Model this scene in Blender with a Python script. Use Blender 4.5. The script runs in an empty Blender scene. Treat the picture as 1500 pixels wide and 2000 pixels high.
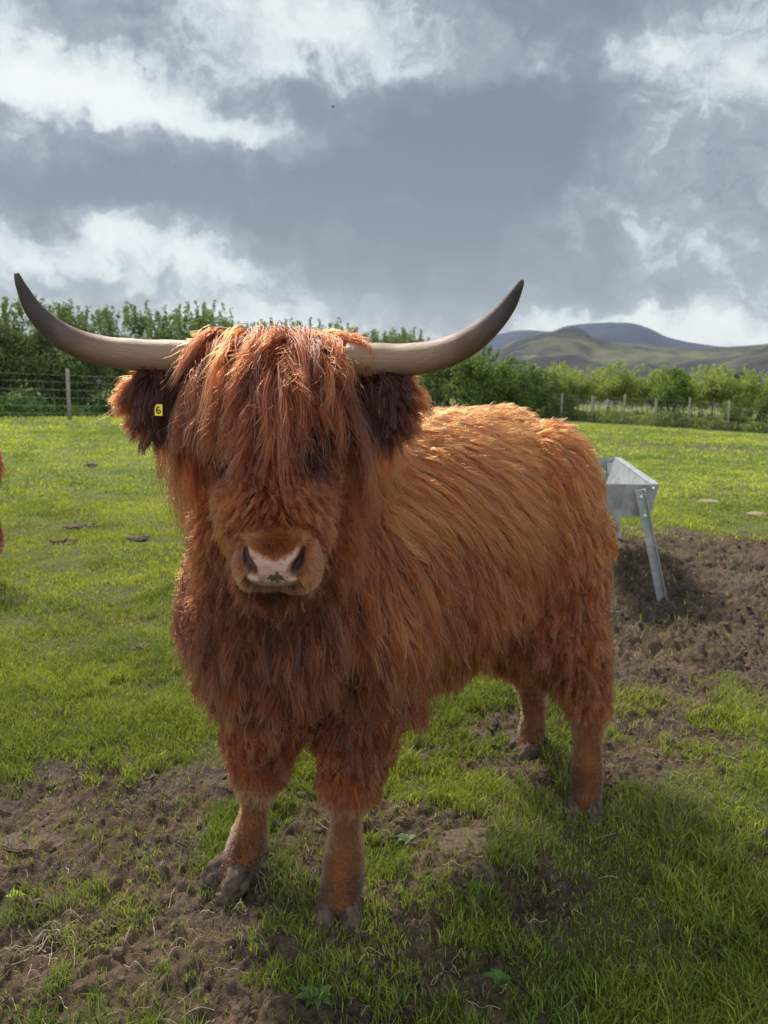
import bpy, bmesh, math, random, time
import numpy as np
from mathutils import Vector, Matrix, noise as mnoise
from mathutils.bvhtree import BVHTree
from mathutils.kdtree import KDTree
T0 = time.time()
rng = np.random.default_rng(7); random.seed(7)
R = math.radians
sc = bpy.context.scene
C = sc.collection

# ------------------------------------------------------------------ camera
CAMZ = 1.35; PITCH = R(10.0)
cam = bpy.data.cameras.new('camera'); camo = bpy.data.objects.new('camera', cam); C.objects.link(camo)
camo.location = (0, 0, CAMZ); camo.rotation_euler = (R(90) - PITCH, 0, 0)
cam.sensor_fit = 'VERTICAL'; cam.sensor_height = 36; cam.lens = 27.0
cam.clip_start = 0.05; cam.clip_end = 20000
cam.dof.use_dof = True; cam.dof.focus_distance = 1.5; cam.dof.aperture_fstop = 6.5
sc.camera = camo

# ------------------------------------------------------------------ sun, exposure
SUN_EL, SUN_AZ = R(50), R(-30)            # azimuth from +Y towards +X
sdir = Vector((math.sin(SUN_AZ)*math.cos(SUN_EL), math.cos(SUN_AZ)*math.cos(SUN_EL), math.sin(SUN_EL)))
sun = bpy.data.lights.new('sun', 'SUN'); suno = bpy.data.objects.new('sun', sun); C.objects.link(suno)
suno.rotation_euler = sdir.to_track_quat('Z', 'Y').to_euler()
sun.energy = 3.4; sun.angle = R(10.0); sun.color = (1.0, 0.93, 0.82)
sc.view_settings.view_transform = 'Standard'; sc.view_settings.look = 'None'
sc.view_settings.exposure = 0.95; sc.view_settings.gamma = 1.0
sc.cycles.use_denoising = True; sc.cycles.denoising_prefilter = 'NONE'; sc.cycles.max_bounces = 8; sc.cycles.transparent_max_bounces = 8
sc.cycles.diffuse_bounces = 3; sc.cycles.glossy_bounces = 3; sc.cycles.transmission_bounces = 6
sc.cycles.sample_clamp_indirect = 6
try:
    sc.cycles_curves.shape = 'RIBBONS'; sc.cycles_curves.subdivisions = 2
except Exception: pass

def DIR(px, py):
    x = (px - 750) / 1500; y = (1000 - py) / 1500
    c, s = math.cos(PITCH), math.sin(PITCH)
    return Vector((x, c + y * s, -s + y * c))
def PW(px, py, Y):
    d = DIR(px, py); t = Y / d.y
    return Vector((d.x * t, Y, CAMZ + d.z * t))
def PG(px, py, z=0.0):
    d = DIR(px, py); t = (z - CAMZ) / d.z
    return Vector((d.x * t, d.y * t, z))

# ------------------------------------------------------------------ node helpers
class NT:
    def __init__(s, tree): s.t = tree; s.n = tree.nodes; s.l = tree.links
    def node(s, typ, **kw):
        n = s.n.new(typ)
        for k, v in kw.items():
            if k.startswith('i_'):
                key = k[2:]
                key = int(key) if key.isdigit() else key.replace('_', ' ')
                s.put(n.inputs[key], v)
            else: setattr(n, k, v)
        return n
    def put(s, sock, v):
        if isinstance(v, bpy.types.NodeSocket): s.l.new(v, sock)
        elif isinstance(v, bpy.types.Node): s.l.new(v.outputs[0], sock)
        else:
            if hasattr(sock, 'default_value') and hasattr(sock.default_value, '__len__') and len(sock.default_value) == 4 and len(v) == 3: v = (*v, 1)
            sock.default_value = v
    def math(s, op, a, b=0.0, c=None, clamp=False):
        n = s.node('ShaderNodeMath', operation=op, use_clamp=clamp); s.put(n.inputs[0], a); s.put(n.inputs[1], b)
        if c is not None: s.put(n.inputs[2], c)
        return n.outputs[0]
    def vmath(s, op, a, b=None):
        n = s.node('ShaderNodeVectorMath', operation=op); s.put(n.inputs[0], a)
        if b is not None: s.put(n.inputs[1], b)
        return n
    def noise(s, vec, scale, detail=4, rough=0.55, dist=0.0):
        n = s.node('ShaderNodeTexNoise'); s.put(n.inputs['Vector'], vec)
        n.inputs['Scale'].default_value = scale; n.inputs['Detail'].default_value = detail
        n.inputs['Roughness'].default_value = rough; n.inputs['Distortion'].default_value = dist
        return n
    def ramp(s, fac, stops, interp='LINEAR'):
        n = s.node('ShaderNodeValToRGB'); s.put(n.inputs[0], fac); r = n.color_ramp; r.interpolation = interp
        while len(r.elements) < len(stops): r.elements.new(0.5)
        for e, (p, c) in zip(r.elements, stops): e.position = p; e.color = (*c, 1) if len(c) == 3 else c
        return n.outputs[0]
    def mix(s, fac, a, b, typ='MIX'):
        n = s.node('ShaderNodeMix', data_type='RGBA', blend_type=typ); s.put(n.inputs[0], fac); s.put(n.inputs[6], a); s.put(n.inputs[7], b)
        return n.outputs[2]
def mat(name, rough=0.8, spec=0.3):
    m = bpy.data.materials.new(name); m.use_nodes = True; t = NT(m.node_tree)
    b = m.node_tree.nodes['Principled BSDF']; b.inputs['Roughness'].default_value = rough
    b.inputs['Specular IOR Level'].default_value = spec
    return m, t, b

# ------------------------------------------------------------------ world: clouded sky
world = bpy.data.worlds.new('World'); sc.world = world; world.use_nodes = True
wt = NT(world.node_tree)
for n in list(wt.n): wt.n.remove(n)
out = wt.node('ShaderNodeOutputWorld')
sky = wt.node('ShaderNodeTexSky', sky_type='NISHITA'); sky.sun_disc = False
sky.sun_elevation = SUN_EL; sky.sun_rotation = SUN_AZ
bg1 = wt.node('ShaderNodeBackground'); wt.put(bg1.inputs[0], sky.outputs[0]); bg1.inputs[1].default_value = 0.10
tc = wt.node('ShaderNodeTexCoord')
gv = tc.outputs['Generated']
warp = wt.noise(gv, 2.3, 3, 0.55)
w1 = wt.vmath('SUBTRACT', warp.outputs['Color'], (0.5, 0.5, 0.5))
w2 = wt.vmath('SCALE', w1.outputs[0]); w2.inputs['Scale'].default_value = 0.30
gw = wt.vmath('ADD', gv, w2.outputs[0]).outputs[0]
warp2 = wt.noise(gv, 9.0, 5, 0.6)
w3 = wt.vmath('SUBTRACT', warp2.outputs['Color'], (0.5, 0.5, 0.5))
w4 = wt.vmath('SCALE', w3.outputs[0]); w4.inputs['Scale'].default_value = 0.14
gs = wt.vmath('ADD', gv, w4.outputs[0]).outputs[0]
# soft masses of the cloud deck, each at its own direction: (px, py, sx, sy, amount)
SPOTS = [(900, 330, 300, 150, -0.55), (1080, 210, 200, 80, -0.55), (700, 330, 230, 90, -0.30), (400, 320, 190, 45, -0.60), (90, 350, 110, 45, -0.95), (200, 385, 120, 25, -.5),
         (1060, 560, 420, 80, -0.50), (640, 480, 200, 70, -0.30), (130, 450, 160, 45, 0.45), (220, 500, 200, 35, 0.55), (430, 540, 130, 55, 0.75), (60, 540, 110, 35, -.25), (300, 560, 120, 25, -.25),
         (120, 190, 150, 60, .75), (270, 140, 90, 40, 0.50), (420, 255, 120, 35, .70), (20, 320, 60, 30, .5), (170, 235, 190, 35, .55), (480, 290, 60, 30, .45),
         (430, 60, 110, 45, 0.55), (640, 90, 150, 45, 0.30), (820, 110, 190, 50, 0.55), (1180, 110, 160, 50, 0.50), (1440, 130, 120, 80, 0.75), (1350, 20, 260, 40, -0.60), (1050, 20, 150, 30, -.35), (150, 10, 200, 35, -0.30),
         (290, 70, 80, 35, -0.60), (430, 165, 120, 35, -.45), (160, 255, 130, 18, -.50), (60, 90, 90, 30, -.25), (560, 170, 100, 30, -.2),
         (1290, 330, 110, 90, 0.45), (1180, 430, 120, 60, 0.18), (1450, 300, 70, 80, -0.35), (1440, 480, 170, 70, 0.30), (1000, 300, 200, 110, -.25), (560, 610, 230, 30, 0.45), (1400, 650, 200, 28, 0.75), (930, 642, 260, 16, 0.75)]
acc = None
for (px, py, sx, sy, amt) in SPOTS:
    c = DIR(px, py).normalized()
    el = math.asin(c.z); right = Vector((c.y, -c.x, 0)).normalized(); up = right.cross(c) * 1.0
    if up.z < 0: up = -up
    d = wt.vmath('SUBTRACT', gs, tuple(c)).outputs[0]
    a = wt.math('MULTIPLY', wt.vmath('DOT_PRODUCT', d, tuple(right)).outputs['Value'], 1500 / sx)
    b = wt.math('MULTIPLY', wt.vmath('DOT_PRODUCT', d, tuple(up)).outputs['Value'], 1500 / sy)
    g = wt.vmath('DOT_PRODUCT', d, tuple(c)).outputs['Value']
    q = wt.math('ADD', wt.math('MULTIPLY', a, a), wt.math('MULTIPLY', b, b))
    q = wt.math('ADD', q, wt.math('MULTIPLY', wt.math('MULTIPLY', g, g), 6.0))
    e = wt.math('POWER', 2.718, wt.math('MULTIPLY', q, -0.5))
    acc = wt.math('MULTIPLY', e, amt * .50) if acc is None else wt.math('MULTIPLY_ADD', e, amt * .50, acc)
mp = wt.node('ShaderNodeMapping'); wt.put(mp.inputs[0], gw); mp.inputs['Scale'].default_value = (1, 1, 2.0)
n1 = wt.noise(mp.outputs[0], 3.4, 9, 0.56, 0.5)
mp2 = wt.node('ShaderNodeMapping'); wt.put(mp2.inputs[0], gs); mp2.inputs['Scale'].default_value = (1, 1, 1.7)
n2 = wt.noise(mp2.outputs[0], 7.0, 10, 0.60, 0.9)
f = wt.math('MULTIPLY_ADD', wt.math('SUBTRACT', n1.outputs[0], 0.5), 0.45, 0.45)
f = wt.math('MULTIPLY_ADD', wt.math('SUBTRACT', n2.outputs[0], 0.5), 1.15, f)
f = wt.math('ADD', f, acc)
n3 = wt.noise(gs, 24.0, 6, 0.6, 0.4); f = wt.math('MULTIPLY_ADD', wt.math('SUBTRACT', n3.outputs[0], 0.5), 0.55, f)
ccol = wt.ramp(f, [(0.0, (.17, .195, .24)), (0.25, (.225, .255, .305)), (0.45, (.345, .385, .435)), (0.60, (.60, .66, .69)), (0.76, (.80, .86, .86)), (1.0, (.93, .97, .95))])
bg2 = wt.node('ShaderNodeBackground'); wt.put(bg2.inputs[0], ccol); bk_ = wt.node('ShaderNodeSeparateXYZ'); wt.put(bk_.inputs[0], gv); wt.put(bg2.inputs[1], wt.math('MULTIPLY_ADD', wt.math('SMOOTH_MAX', wt.math('MULTIPLY', bk_.outputs['Y'], -1.0), 0.0, 0.3), 1.95, 0.50))  # sky strengthened behind the camera, added as fill for the cow's shaded face
ms = wt.node('ShaderNodeMixShader'); ms.inputs[0].default_value = 0.93
wt.put(ms.inputs[1], bg1.outputs[0]); wt.put(ms.inputs[2], bg2.outputs[0]); wt.put(out.inputs[0], ms.outputs[0])

# ------------------------------------------------------------------ numpy noise
def _h(ix, iy, iz, seed):
    h = (ix * 374761393 + iy * 668265263 + iz * 2147483647 * 3 + seed * 1274126177) & 0xffffffff
    h = ((h ^ (h >> 13)) * 1274126177) & 0xffffffff
    h = ((h ^ (h >> 16)) * 2246822519) & 0xffffffff
    return ((h ^ (h >> 15)) & 0xffff) / 65535.0
def vnoise(P, scale, seed=0):
    """value noise in -1..1 at points P (n,2|3)"""
    P = np.asarray(P, float) * scale
    if P.shape[1] == 2: P = np.column_stack([P, np.zeros(len(P))])
    i = np.floor(P).astype(np.int64); f = P - i; u = f * f * f * (f * (f * 6 - 15) + 10)
    r = 0
    for dx in (0, 1):
        for dy in (0, 1):
            for dz in (0, 1):
                w = (u[:, 0] if dx else 1 - u[:, 0]) * (u[:, 1] if dy else 1 - u[:, 1]) * (u[:, 2] if dz else 1 - u[:, 2])
                r = r + w * _h(i[:, 0] + dx, i[:, 1] + dy, i[:, 2] + dz, seed)
    return r * 2 - 1
def fbm(P, scale, octv=4, seed=0, gain=0.5):
    a, t, s = 1.0, 0, 0
    for k in range(octv):
        t = t + a * vnoise(P, scale * (2.03 ** k), seed + 11 * k); s += a; a *= gain
    return t / s
def sstep(a, b, x):
    t = np.clip((x - a) / (b - a), 0, 1); return t * t * (3 - 2 * t)

# ------------------------------------------------------------------ object helpers
def link(name, data, parent=None, m=None):
    o = bpy.data.objects.new(name, data); C.objects.link(o)
    if parent is not None: o.parent = parent
    if m is not None: data.materials.append(m)
    return o
def mesh_np(name, V, F, m=None, parent=None, smooth=True):
    """V (n,3), F list/array of faces (all same length)"""
    me = bpy.data.meshes.new(name); F = np.asarray(F, np.int32); k = F.shape[1]
    me.vertices.add(len(V)); me.vertices.foreach_set('co', np.asarray(V, np.float32).ravel())
    me.loops.add(F.size); me.loops.foreach_set('vertex_index', F.ravel())
    me.polygons.add(len(F)); me.polygons.foreach_set('loop_start', np.arange(0, F.size, k, dtype=np.int32))
    me.update(calc_edges=True)
    if smooth: me.polygons.foreach_set('use_smooth', np.ones(len(F), bool))
    return link(name, me, parent, m)
def empty(name, loc=(0, 0, 0), rz=0):
    o = bpy.data.objects.new(name, None); C.objects.link(o); o.location = loc; o.rotation_euler = (0, 0, rz); return o
def tag(o, label=None, cat=None, group=None, kind=None):
    if label: o['label'] = label
    if cat: o['category'] = cat
    if group: o['group'] = group
    if kind: o['kind'] = kind
    return o
def attr(me, name, typ, dom, vals):
    a = me.attributes.new(name, typ, dom)
    a.data.foreach_set('color' if typ == 'FLOAT_COLOR' else 'value' if typ == 'FLOAT' else 'vector', np.asarray(vals, np.float32).ravel())
def copy_tree(o, parent=None):
    c = o.copy(); C.objects.link(c); c.parent = parent; c.matrix_parent_inverse = o.matrix_parent_inverse.copy()
    for ch in list(o.children): copy_tree(ch, c)
    return c
class MB:
    """collects simple solids, builds one mesh object"""
    def __init__(s): s.bm = bmesh.new()
    def box(s, c, size, rot=None, taper=1.0):
        r = bmesh.ops.create_cube(s.bm, size=1.0); vs = r['verts']
        for v in vs:
            k = taper if v.co.z > 0 else 1.0
            v.co = Vector((v.co.x * size[0] * k, v.co.y * size[1] * k, v.co.z * size[2]))
        if rot is not None: bmesh.ops.transform(s.bm, matrix=rot.to_4x4(), verts=vs)
        bmesh.ops.translate(s.bm, vec=Vector(c), verts=vs); return s
    def tube(s, pts, rad, n=8, cap=True):
        pts = [Vector(p) for p in pts]; rad = rad if hasattr(rad, '__len__') else [rad] * len(pts)
        rings = []; ref = None
        for i, p in enumerate(pts):
            d = (pts[min(i + 1, len(pts) - 1)] - pts[max(i - 1, 0)]).normalized()
            if ref is None:
                ref = d.orthogonal().normalized()
            ref = (ref - d * ref.dot(d)).normalized(); b = d.cross(ref)
            rings.append([s.bm.verts.new(p + (ref * math.cos(2 * math.pi * k / n) + b * math.sin(2 * math.pi * k / n)) * rad[i]) for k in range(n)])
        for a, b_ in zip(rings, rings[1:]):
            for k in range(n): s.bm.faces.new((a[k], a[(k + 1) % n], b_[(k + 1) % n], b_[k]))
        if cap: s.bm.faces.new(rings[0][::-1]); s.bm.faces.new(rings[-1])
        return s
    def build(s, name, m, parent=None, smooth=True):
        bmesh.ops.recalc_face_normals(s.bm, faces=s.bm.faces)
        me = bpy.data.meshes.new(name); s.bm.to_mesh(me); s.bm.free()
        if smooth: me.polygons.foreach_set('use_smooth', np.ones(len(me.polygons), bool))
        return link(name, me, parent, m)

# ------------------------------------------------------------------ terrain functions
def base_z(x, y):
    s = sstep(6, 17, y) ; far = np.minimum(y, 60)
    z = s * (-0.048 * np.clip(x, -40, 40) - 0.007 * far)
    dist = np.hypot(x, y)
    z = z - sstep(55, 700, dist) * 30
    return z
def mud_mask(x, y):
    P = np.column_stack([x, y])
    n = fbm(P, 1.6, 4, 3) * 0.55 + fbm(P, 6.0, 3, 9) * 0.35 + fbm(P, 16.0, 2, 5) * 0.30
    def ell(cx, cy, rx, ry, rot=0):
        c, s = math.cos(rot), math.sin(rot); dx, dy = x - cx, y - cy
        u, v = (dx * c + dy * s) / rx, (-dx * s + dy * c) / ry
        return 1.0 - np.sqrt(u * u + v * v)
    f = ell(2.75, 4.75, 2.6, 2.05) * 2.6
    f = np.maximum(f, ell(-0.62, 2.02, 1.25, 0.50, -0.18) * 1.5)
    f = np.maximum(f, ell(-0.35, 1.62, 0.75, 0.34, 0.0) * 0.9 + .0)
    f = np.maximum(f, ell(0.22, 2.05, 0.26, 0.17, 0.1) * 1.6)
    f = np.maximum(f, ell(1.05, 2.05, 0.28, 0.10, 0.1) * 1.2)
    f = np.maximum(f, ell(0.85, 2.75, 0.75, 0.42, 0.4) * 0.9)
    f = np.maximum(f, ell(9.0, 21.0, 3.6, 0.9, 0.1) * 0.9)
    f = np.maximum(f, ell(-0.05, 1.40, 0.45, 0.16, 0.0) * 0.8)
    f = np.maximum(f, -0.46 + 0.30 * fbm(P, 0.7, 2, 40))
    return sstep(-0.12, 0.20, f + n * 0.75)
TRM = lambda x, y: sstep(0.0, 0.35, 1 - np.sqrt(((x - 2.75) / 2.7) ** 2 + ((y - 4.75) / 2.1) ** 2))
def ground_z(x, y, mud=None, fine=True):
    x = np.asarray(x, float); y = np.asarray(y, float); P = np.column_stack([x, y])
    if mud is None: mud = mud_mask(x, y)
    z = base_z(x, y) + 0.035 * fbm(P, 0.9, 3, 21) * sstep(0.5, 4, np.hypot(x, y)) + 0.012 * fbm(P, 5, 3, 22)
    tr = TRM(x, y)
    amp = 0.028 + 0.030 * tr
    W = P + 0.05 * np.column_stack([fbm(P, 9, 2, 61), fbm(P, 9, 2, 62)])
    clod = (1 - np.abs(fbm(W, 7.0, 3, 31))) ** 2 * 0.8 + np.abs(fbm(W, 17.0, 3, 33)) * 1.3
    z = z + mud * (amp * (clod - 0.9) - 0.008)
    if fine: z = z + mud * (0.009 * fbm(P, 48, 3, 35) + 0.010 * np.abs(fbm(P, 26, 2, 36)) )
    # hoof prints
    for (hx, hy, hr, hd) in HOLES:
        q = ((x - hx) ** 2 + (y - hy) ** 2) / hr ** 2
        z = z - hd * np.exp(-q * q) + 0.25 * hd * np.exp(-(np.sqrt(q) - 1.35) ** 2 * 8)
    return z
HOLES = []
_hr = np.random.default_rng(5)
for k in range(26):
    hx, hy = _hr.uniform(-1.3, 1.2), _hr.uniform(1.3, 3.2); HOLES.append((hx, hy, _hr.uniform(.025, .05), _hr.uniform(.015, .035)))
def gz1(x, y): return float(ground_z(np.array([x]), np.array([y]))[0])

def build_ground():
    # polar sheet centred under the camera, fine where the picture looks
    th = np.concatenate([np.linspace(-180, -50, 60, endpoint=False), np.linspace(-50, 50, 860), np.linspace(50, 180, 61)[1:-1]])
    r = [0.25, .6]; 
    while r[-1] < 1.1: r.append(r[-1] + .05)
    while r[-1] < 9: r.append(r[-1] * 1.0032)
    while r[-1] < 60: r.append(r[-1] * 1.012)
    while r[-1] < 9000: r.append(r[-1] * 1.10)
    r = np.array(r); nt, nr = len(th), len(r)
    A, Rr = np.meshgrid(np.radians(th), r)
    x = (np.sin(A) * Rr).ravel(); y = (np.cos(A) * Rr).ravel()
    mud = mud_mask(x, y) * (Rr.ravel() < 60)
    z = ground_z(x, y, mud)
    V = np.column_stack([x, y, z]); V = np.vstack([V, [0, 0, 0]])
    j = np.arange(nt); jn = (j + 1) % nt; i = np.arange(nr - 1)[:, None] * nt
    F = np.stack([i + j, i + jn, i + nt + jn, i + nt + j], -1).reshape(-1, 4)[:, ::-1]
    o = mesh_np('ground', V, F, MAT['ground'])
    bm = bmesh.new(); bm.from_mesh(o.data); bm.verts.ensure_lookup_table()
    c = bm.verts[len(V) - 1]; c.co.z = float(z[:nt].mean())
    for k in range(nt): bm.faces.new((c, bm.verts[(k + 1) % nt], bm.verts[k]))
    bm.to_mesh(o.data); bm.free()
    attr(o.data, 'mud', 'FLOAT', 'POINT', np.append(mud, mud[0]))
    tag(o, 'muddy pasture ground of short grass and churned brown earth', 'ground', kind='structure')
    return o

# ------------------------------------------------------------------ materials
MAT = {}
def m_ground():
    m, t, b = mat('pasture_ground', 0.9, 0.25)
    g = t.node('ShaderNodeNewGeometry').outputs['Position']
    at = t.node('ShaderNodeAttribute', attribute_name='mud').outputs['Fac']
    nA = t.noise(g, 4.0, 6, 0.65); nB = t.noise(g, 40.0, 5, 0.7); nC = t.noise(g, 0.35, 4, 0.6); nD = t.noise(g, 180, 3, 0.6)
    soil = t.ramp(nB.outputs[0], [(0.34, (.014, .009, .006)), (0.5, (.080, .053, .034)), (0.68, (.21, .145, .092))])
    soil2 = t.ramp(nA.outputs[0], [(0.40, (.026, .017, .011)), (0.62, (.175, .120, .078))])
    soil = t.mix(0.5, soil, soil2)
    straw = t.ramp(nD.outputs[0], [(0.60, (0, 0, 0)), (0.72, (1, 1, 1))])
    soil = t.mix(t.math('MULTIPLY', straw, 0.35), soil, (.30, .24, .15))
    gr = t.ramp(nC.outputs[0], [(0.25, (.080, .110, .020)), (0.5, (.135, .165, .028)), (0.75, (.190, .210, .042))])
    gr2 = t.ramp(nA.outputs[0], [(0.25, (.045, .075, .018)), (0.6, (.11, .15, .030)), (0.8, (.17, .17, .06))])
    gr = t.mix(0.5, gr, gr2)
    gr = t.mix(t.ramp(nB.outputs[0], [(0.35, (0, 0, 0)), (0.65, (.5, .5, .5))]), gr, (.08, .09, .03))
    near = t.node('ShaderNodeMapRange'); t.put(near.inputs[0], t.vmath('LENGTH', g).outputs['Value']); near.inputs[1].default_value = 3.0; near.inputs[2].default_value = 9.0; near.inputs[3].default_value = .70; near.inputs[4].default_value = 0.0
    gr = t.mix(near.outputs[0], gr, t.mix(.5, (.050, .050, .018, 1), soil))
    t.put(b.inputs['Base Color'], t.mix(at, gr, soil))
    nE = t.noise(g, 1.7, 4, .6); rr = t.ramp(t.math('ADD', t.math('MULTIPLY', nA.outputs[0], .5), t.math('MULTIPLY', nE.outputs[0], .5)), [(0.40, (.32,) * 3), (0.52, (.95,) * 3)]); t.put(b.inputs['Roughness'], t.mix(at, (.95, .95, .95, 1), rr))
    bump = t.node('ShaderNodeBump'); bump.inputs['Strength'].default_value = 1.0; bump.inputs['Distance'].default_value = 0.020
    t.put(bump.inputs['Height'], t.math('ADD', nB.outputs[0], t.math('MULTIPLY', nD.outputs[0], 0.4)))
    t.put(b.inputs['Normal'], bump.outputs[0]); MAT['ground'] = m
m_ground()
def m_attrcol(name, rough=.6, spec=.3, trans=0.0, noise_scale=0, bump=0):
    m, t, b = mat(name, rough, spec)
    c = t.node('ShaderNodeAttribute', attribute_name='col').outputs['Color']
    if noise_scale:
        n = t.noise(t.node('ShaderNodeTexCoord').outputs['Object'], noise_scale, 5, .6)
        k = t.ramp(n.outputs[0], [(.25, (.45,) * 3), (.75, (1.35,) * 3)])
        c = t.mix(1.0, c, k, 'MULTIPLY')
        if bump:
            bu = t.node('ShaderNodeBump'); bu.inputs['Distance'].default_value = bump; bu.inputs['Strength'].default_value = .8
            t.put(bu.inputs['Height'], n.outputs[0]); t.put(b.inputs['Normal'], bu.outputs[0])
    t.put(b.inputs['Base Color'], c)
    if trans:
        tr = t.node('ShaderNodeBsdfTranslucent'); t.put(tr.inputs[0], c)
        mx = t.node('ShaderNodeMixShader'); mx.inputs[0].default_value = trans
        o = [n for n in t.n if n.type == 'OUTPUT_MATERIAL'][0]
        t.put(mx.inputs[1], b.outputs[0]); t.put(mx.inputs[2], tr.outputs[0]); t.put(o.inputs[0], mx.outputs[0])
    MAT[name] = m; return m
m_attrcol('grass_blade', .55, .35, .35)
m_attrcol('leaf', .6, .25, .42)
def m_simple(name, c0, c1, scale, rough=.8, spec=.3, bump=0, metal=0, vec='Object', detail=5):
    m, t, b = mat(name, rough, spec)
    n = t.noise(t.node('ShaderNodeTexCoord').outputs[vec], scale, detail, .6)
    t.put(b.inputs['Base Color'], t.ramp(n.outputs[0], [(.3, c0), (.7, c1)])); b.inputs['Metallic'].default_value = metal
    if bump:
        bu = t.node('ShaderNodeBump'); bu.inputs['Distance'].default_value = bump; bu.inputs['Strength'].default_value = .7
        t.put(bu.inputs['Height'], n.outputs[0]); t.put(b.inputs['Normal'], bu.outputs[0])
    MAT[name] = m; return m, t, b
m_simple('bark', (.05, .04, .03), (.16, .13, .10), 12, .9, bump=.01)
m_simple('post_wood', (.16, .14, .11), (.34, .30, .24), 20, .9, bump=.004)
m_simple('wire', (.22, .22, .22), (.32, .32, .31), 30, .5, .5, metal=.6)
m_simple('galvanised', (.36, .39, .40), (.62, .65, .66), 14, .42, .5, metal=.75)
m_simple('galvanised_dull', (.14, .14, .13), (.34, .35, .34), 9, .6, .4, metal=.5)
m_simple('bolt', (.55, .56, .56), (.75, .76, .76), 30, .35, .5, metal=.6)
m_simple('mud_clod', (.026, .017, .011), (.14, .095, .062), 60, .85, .3, bump=.006)
m_simple('dung', (.012, .010, .008), (.05, .042, .032), 40, .6, .4, bump=.006)
m_simple('dry_earth', (.09, .065, .05), (.22, .17, .13), 30, .9, .2, bump=.006)
m_simple('straw', (.42, .34, .20), (.62, .52, .34), 10, .7, .3)
m_simple('tag_yellow', (.72, .55, .02), (.80, .62, .03), 10, .45, .4)
m_simple('ink', (.02, .02, .02), (.03, .03, .03), 5, .5, .3)
m_simple('eye', (.012, .007, .004), (.02, .012, .008), 5, .08, .6)
m_simple('hoof_horn', (.026, .018, .012), (.13, .095, .068), 38, .85, .2, bump=.006)
m_simple('skin', (.075, .026, .010), (.20, .075, .026), 12, .85, .2)
m_simple('inner_ear', (.06, .022, .014), (.11, .045, .03), 20, .8, .2)

build_ground()
print('ground', round(time.time() - T0, 1))

# ------------------------------------------------------------------ grass
def blades(name, x, y, h, w, col, lean=.5):
    n = len(x); z = ground_z(x, y) - 0.003
    ang = rng.uniform(0, 2 * np.pi, n); yaw = rng.uniform(0, 2 * np.pi, n)
    ln = lean * rng.uniform(.2, 1.3, n) * h
    dx, dy = np.cos(ang) * ln, np.sin(ang) * ln; wx, wy = np.cos(yaw) * w / 2, np.sin(yaw) * w / 2
    P = np.column_stack([x, y, z]); D = np.column_stack([dx, dy, np.zeros(n)]); W = np.column_stack([wx, wy, np.zeros(n)])
    H = np.column_stack([np.zeros(n), np.zeros(n), h])
    V = np.stack([P - W, P + W, P + .25 * D + .55 * H + W * .85, P + .25 * D + .55 * H - W * .85, P + D + H * rng.uniform(.75, 1, n)[:, None]], 1).reshape(-1, 3)
    b = np.arange(n)[:, None] * 5
    F = np.concatenate([b + [0, 1, 2], b + [0, 2, 3], b + [3, 2, 4]])
    o = mesh_np(name, V, F, MAT['grass_blade'], smooth=False)
    attr(o.data, 'col', 'FLOAT_COLOR', 'POINT', np.repeat(np.column_stack([col, np.ones(n)]), 5, 0))
    return o
def grass_cols(n, x, y, lush):
    P = np.column_stack([x, y])
    k = np.clip(.5 + .7 * fbm(P, .5, 3, 70) + .6 * fbm(P, 3.0, 3, 71) + .25 * rng.normal(size=n), 0, 1)[:, None]
    a = np.array([.115, .180, .022]); b = np.array([.40, .43, .050])
    c = a * (1 - k) + b * k
    st = rng.random(n) < (.05 + .30 * sstep(.05, .45, fbm(P, 2.2, 3, 72))) * (1.2 - lush); c[st] = np.array([.30, .26, .13]) * rng.uniform(.6, 1.1, (st.sum(), 1))
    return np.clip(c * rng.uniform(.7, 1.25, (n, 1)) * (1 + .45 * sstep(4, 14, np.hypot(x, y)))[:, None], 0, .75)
def grass_field():
    X, Y, H, W, Cc = [], [], [], [], []
    for (r0, r1, n, hh, ww, az) in [(1.1, 2.4, 170000, .030, .0032, 45), (2.4, 4.5, 290000, .028, .0042, 42), (4.5, 9, 210000, .028, .008, 38), (9, 18, 170000, .030, .018, 36), (18, 34, 110000, .042, .04, 36)]:
        r = np.sqrt(rng.uniform(r0 * r0, r1 * r1, n)); a = np.radians(rng.uniform(-az, az, n))
        x, y = r * np.sin(a), r * np.cos(a); P = np.column_stack([x, y])
        mud = mud_mask(x, y); cl = fbm(P, 3.5, 3, 80) + .5 * fbm(P, 14, 2, 81)
        tuft = sstep(.12, .38, fbm(P, 4.5, 2, 90) + .35 * fbm(P, 15, 2, 91)) * (1 - TRM(x, y))
        dens = np.clip((1 - mud) * np.maximum(.75 + .9 * cl, .45), 0, 1); dens = np.maximum(dens, .10 * (.5 + fbm(P, 25, 2, 99)) * (1 - .8 * TRM(x, y)) + .015)
        dens = np.maximum(dens, tuft * .8)
        keep = rng.random(n) < dens
        x, y, P, cl, tuft = x[keep], y[keep], P[keep], cl[keep], tuft[keep]; m = len(x)
        lush = sstep(-.1, .9, x) * (1 - sstep(1.9, 2.3, y))
        h = hh * (1 + .9 * np.clip(cl, -.5, 1)) * rng.uniform(.45, 1.3, m) * (1 + .25 * lush + .35 * tuft)
        X.append(x); Y.append(y); H.append(h); W.append(ww * rng.uniform(.6, 1.3, m)); Cc.append(grass_cols(m, x, y, lush))
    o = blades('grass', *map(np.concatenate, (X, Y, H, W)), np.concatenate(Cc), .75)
    tag(o, 'short bright green pasture grass growing between the muddy patches', 'grass', kind='stuff')
    # the longer growth under the hedge and fence
grass_field()
print('grass', round(time.time() - T0, 1))

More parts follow.
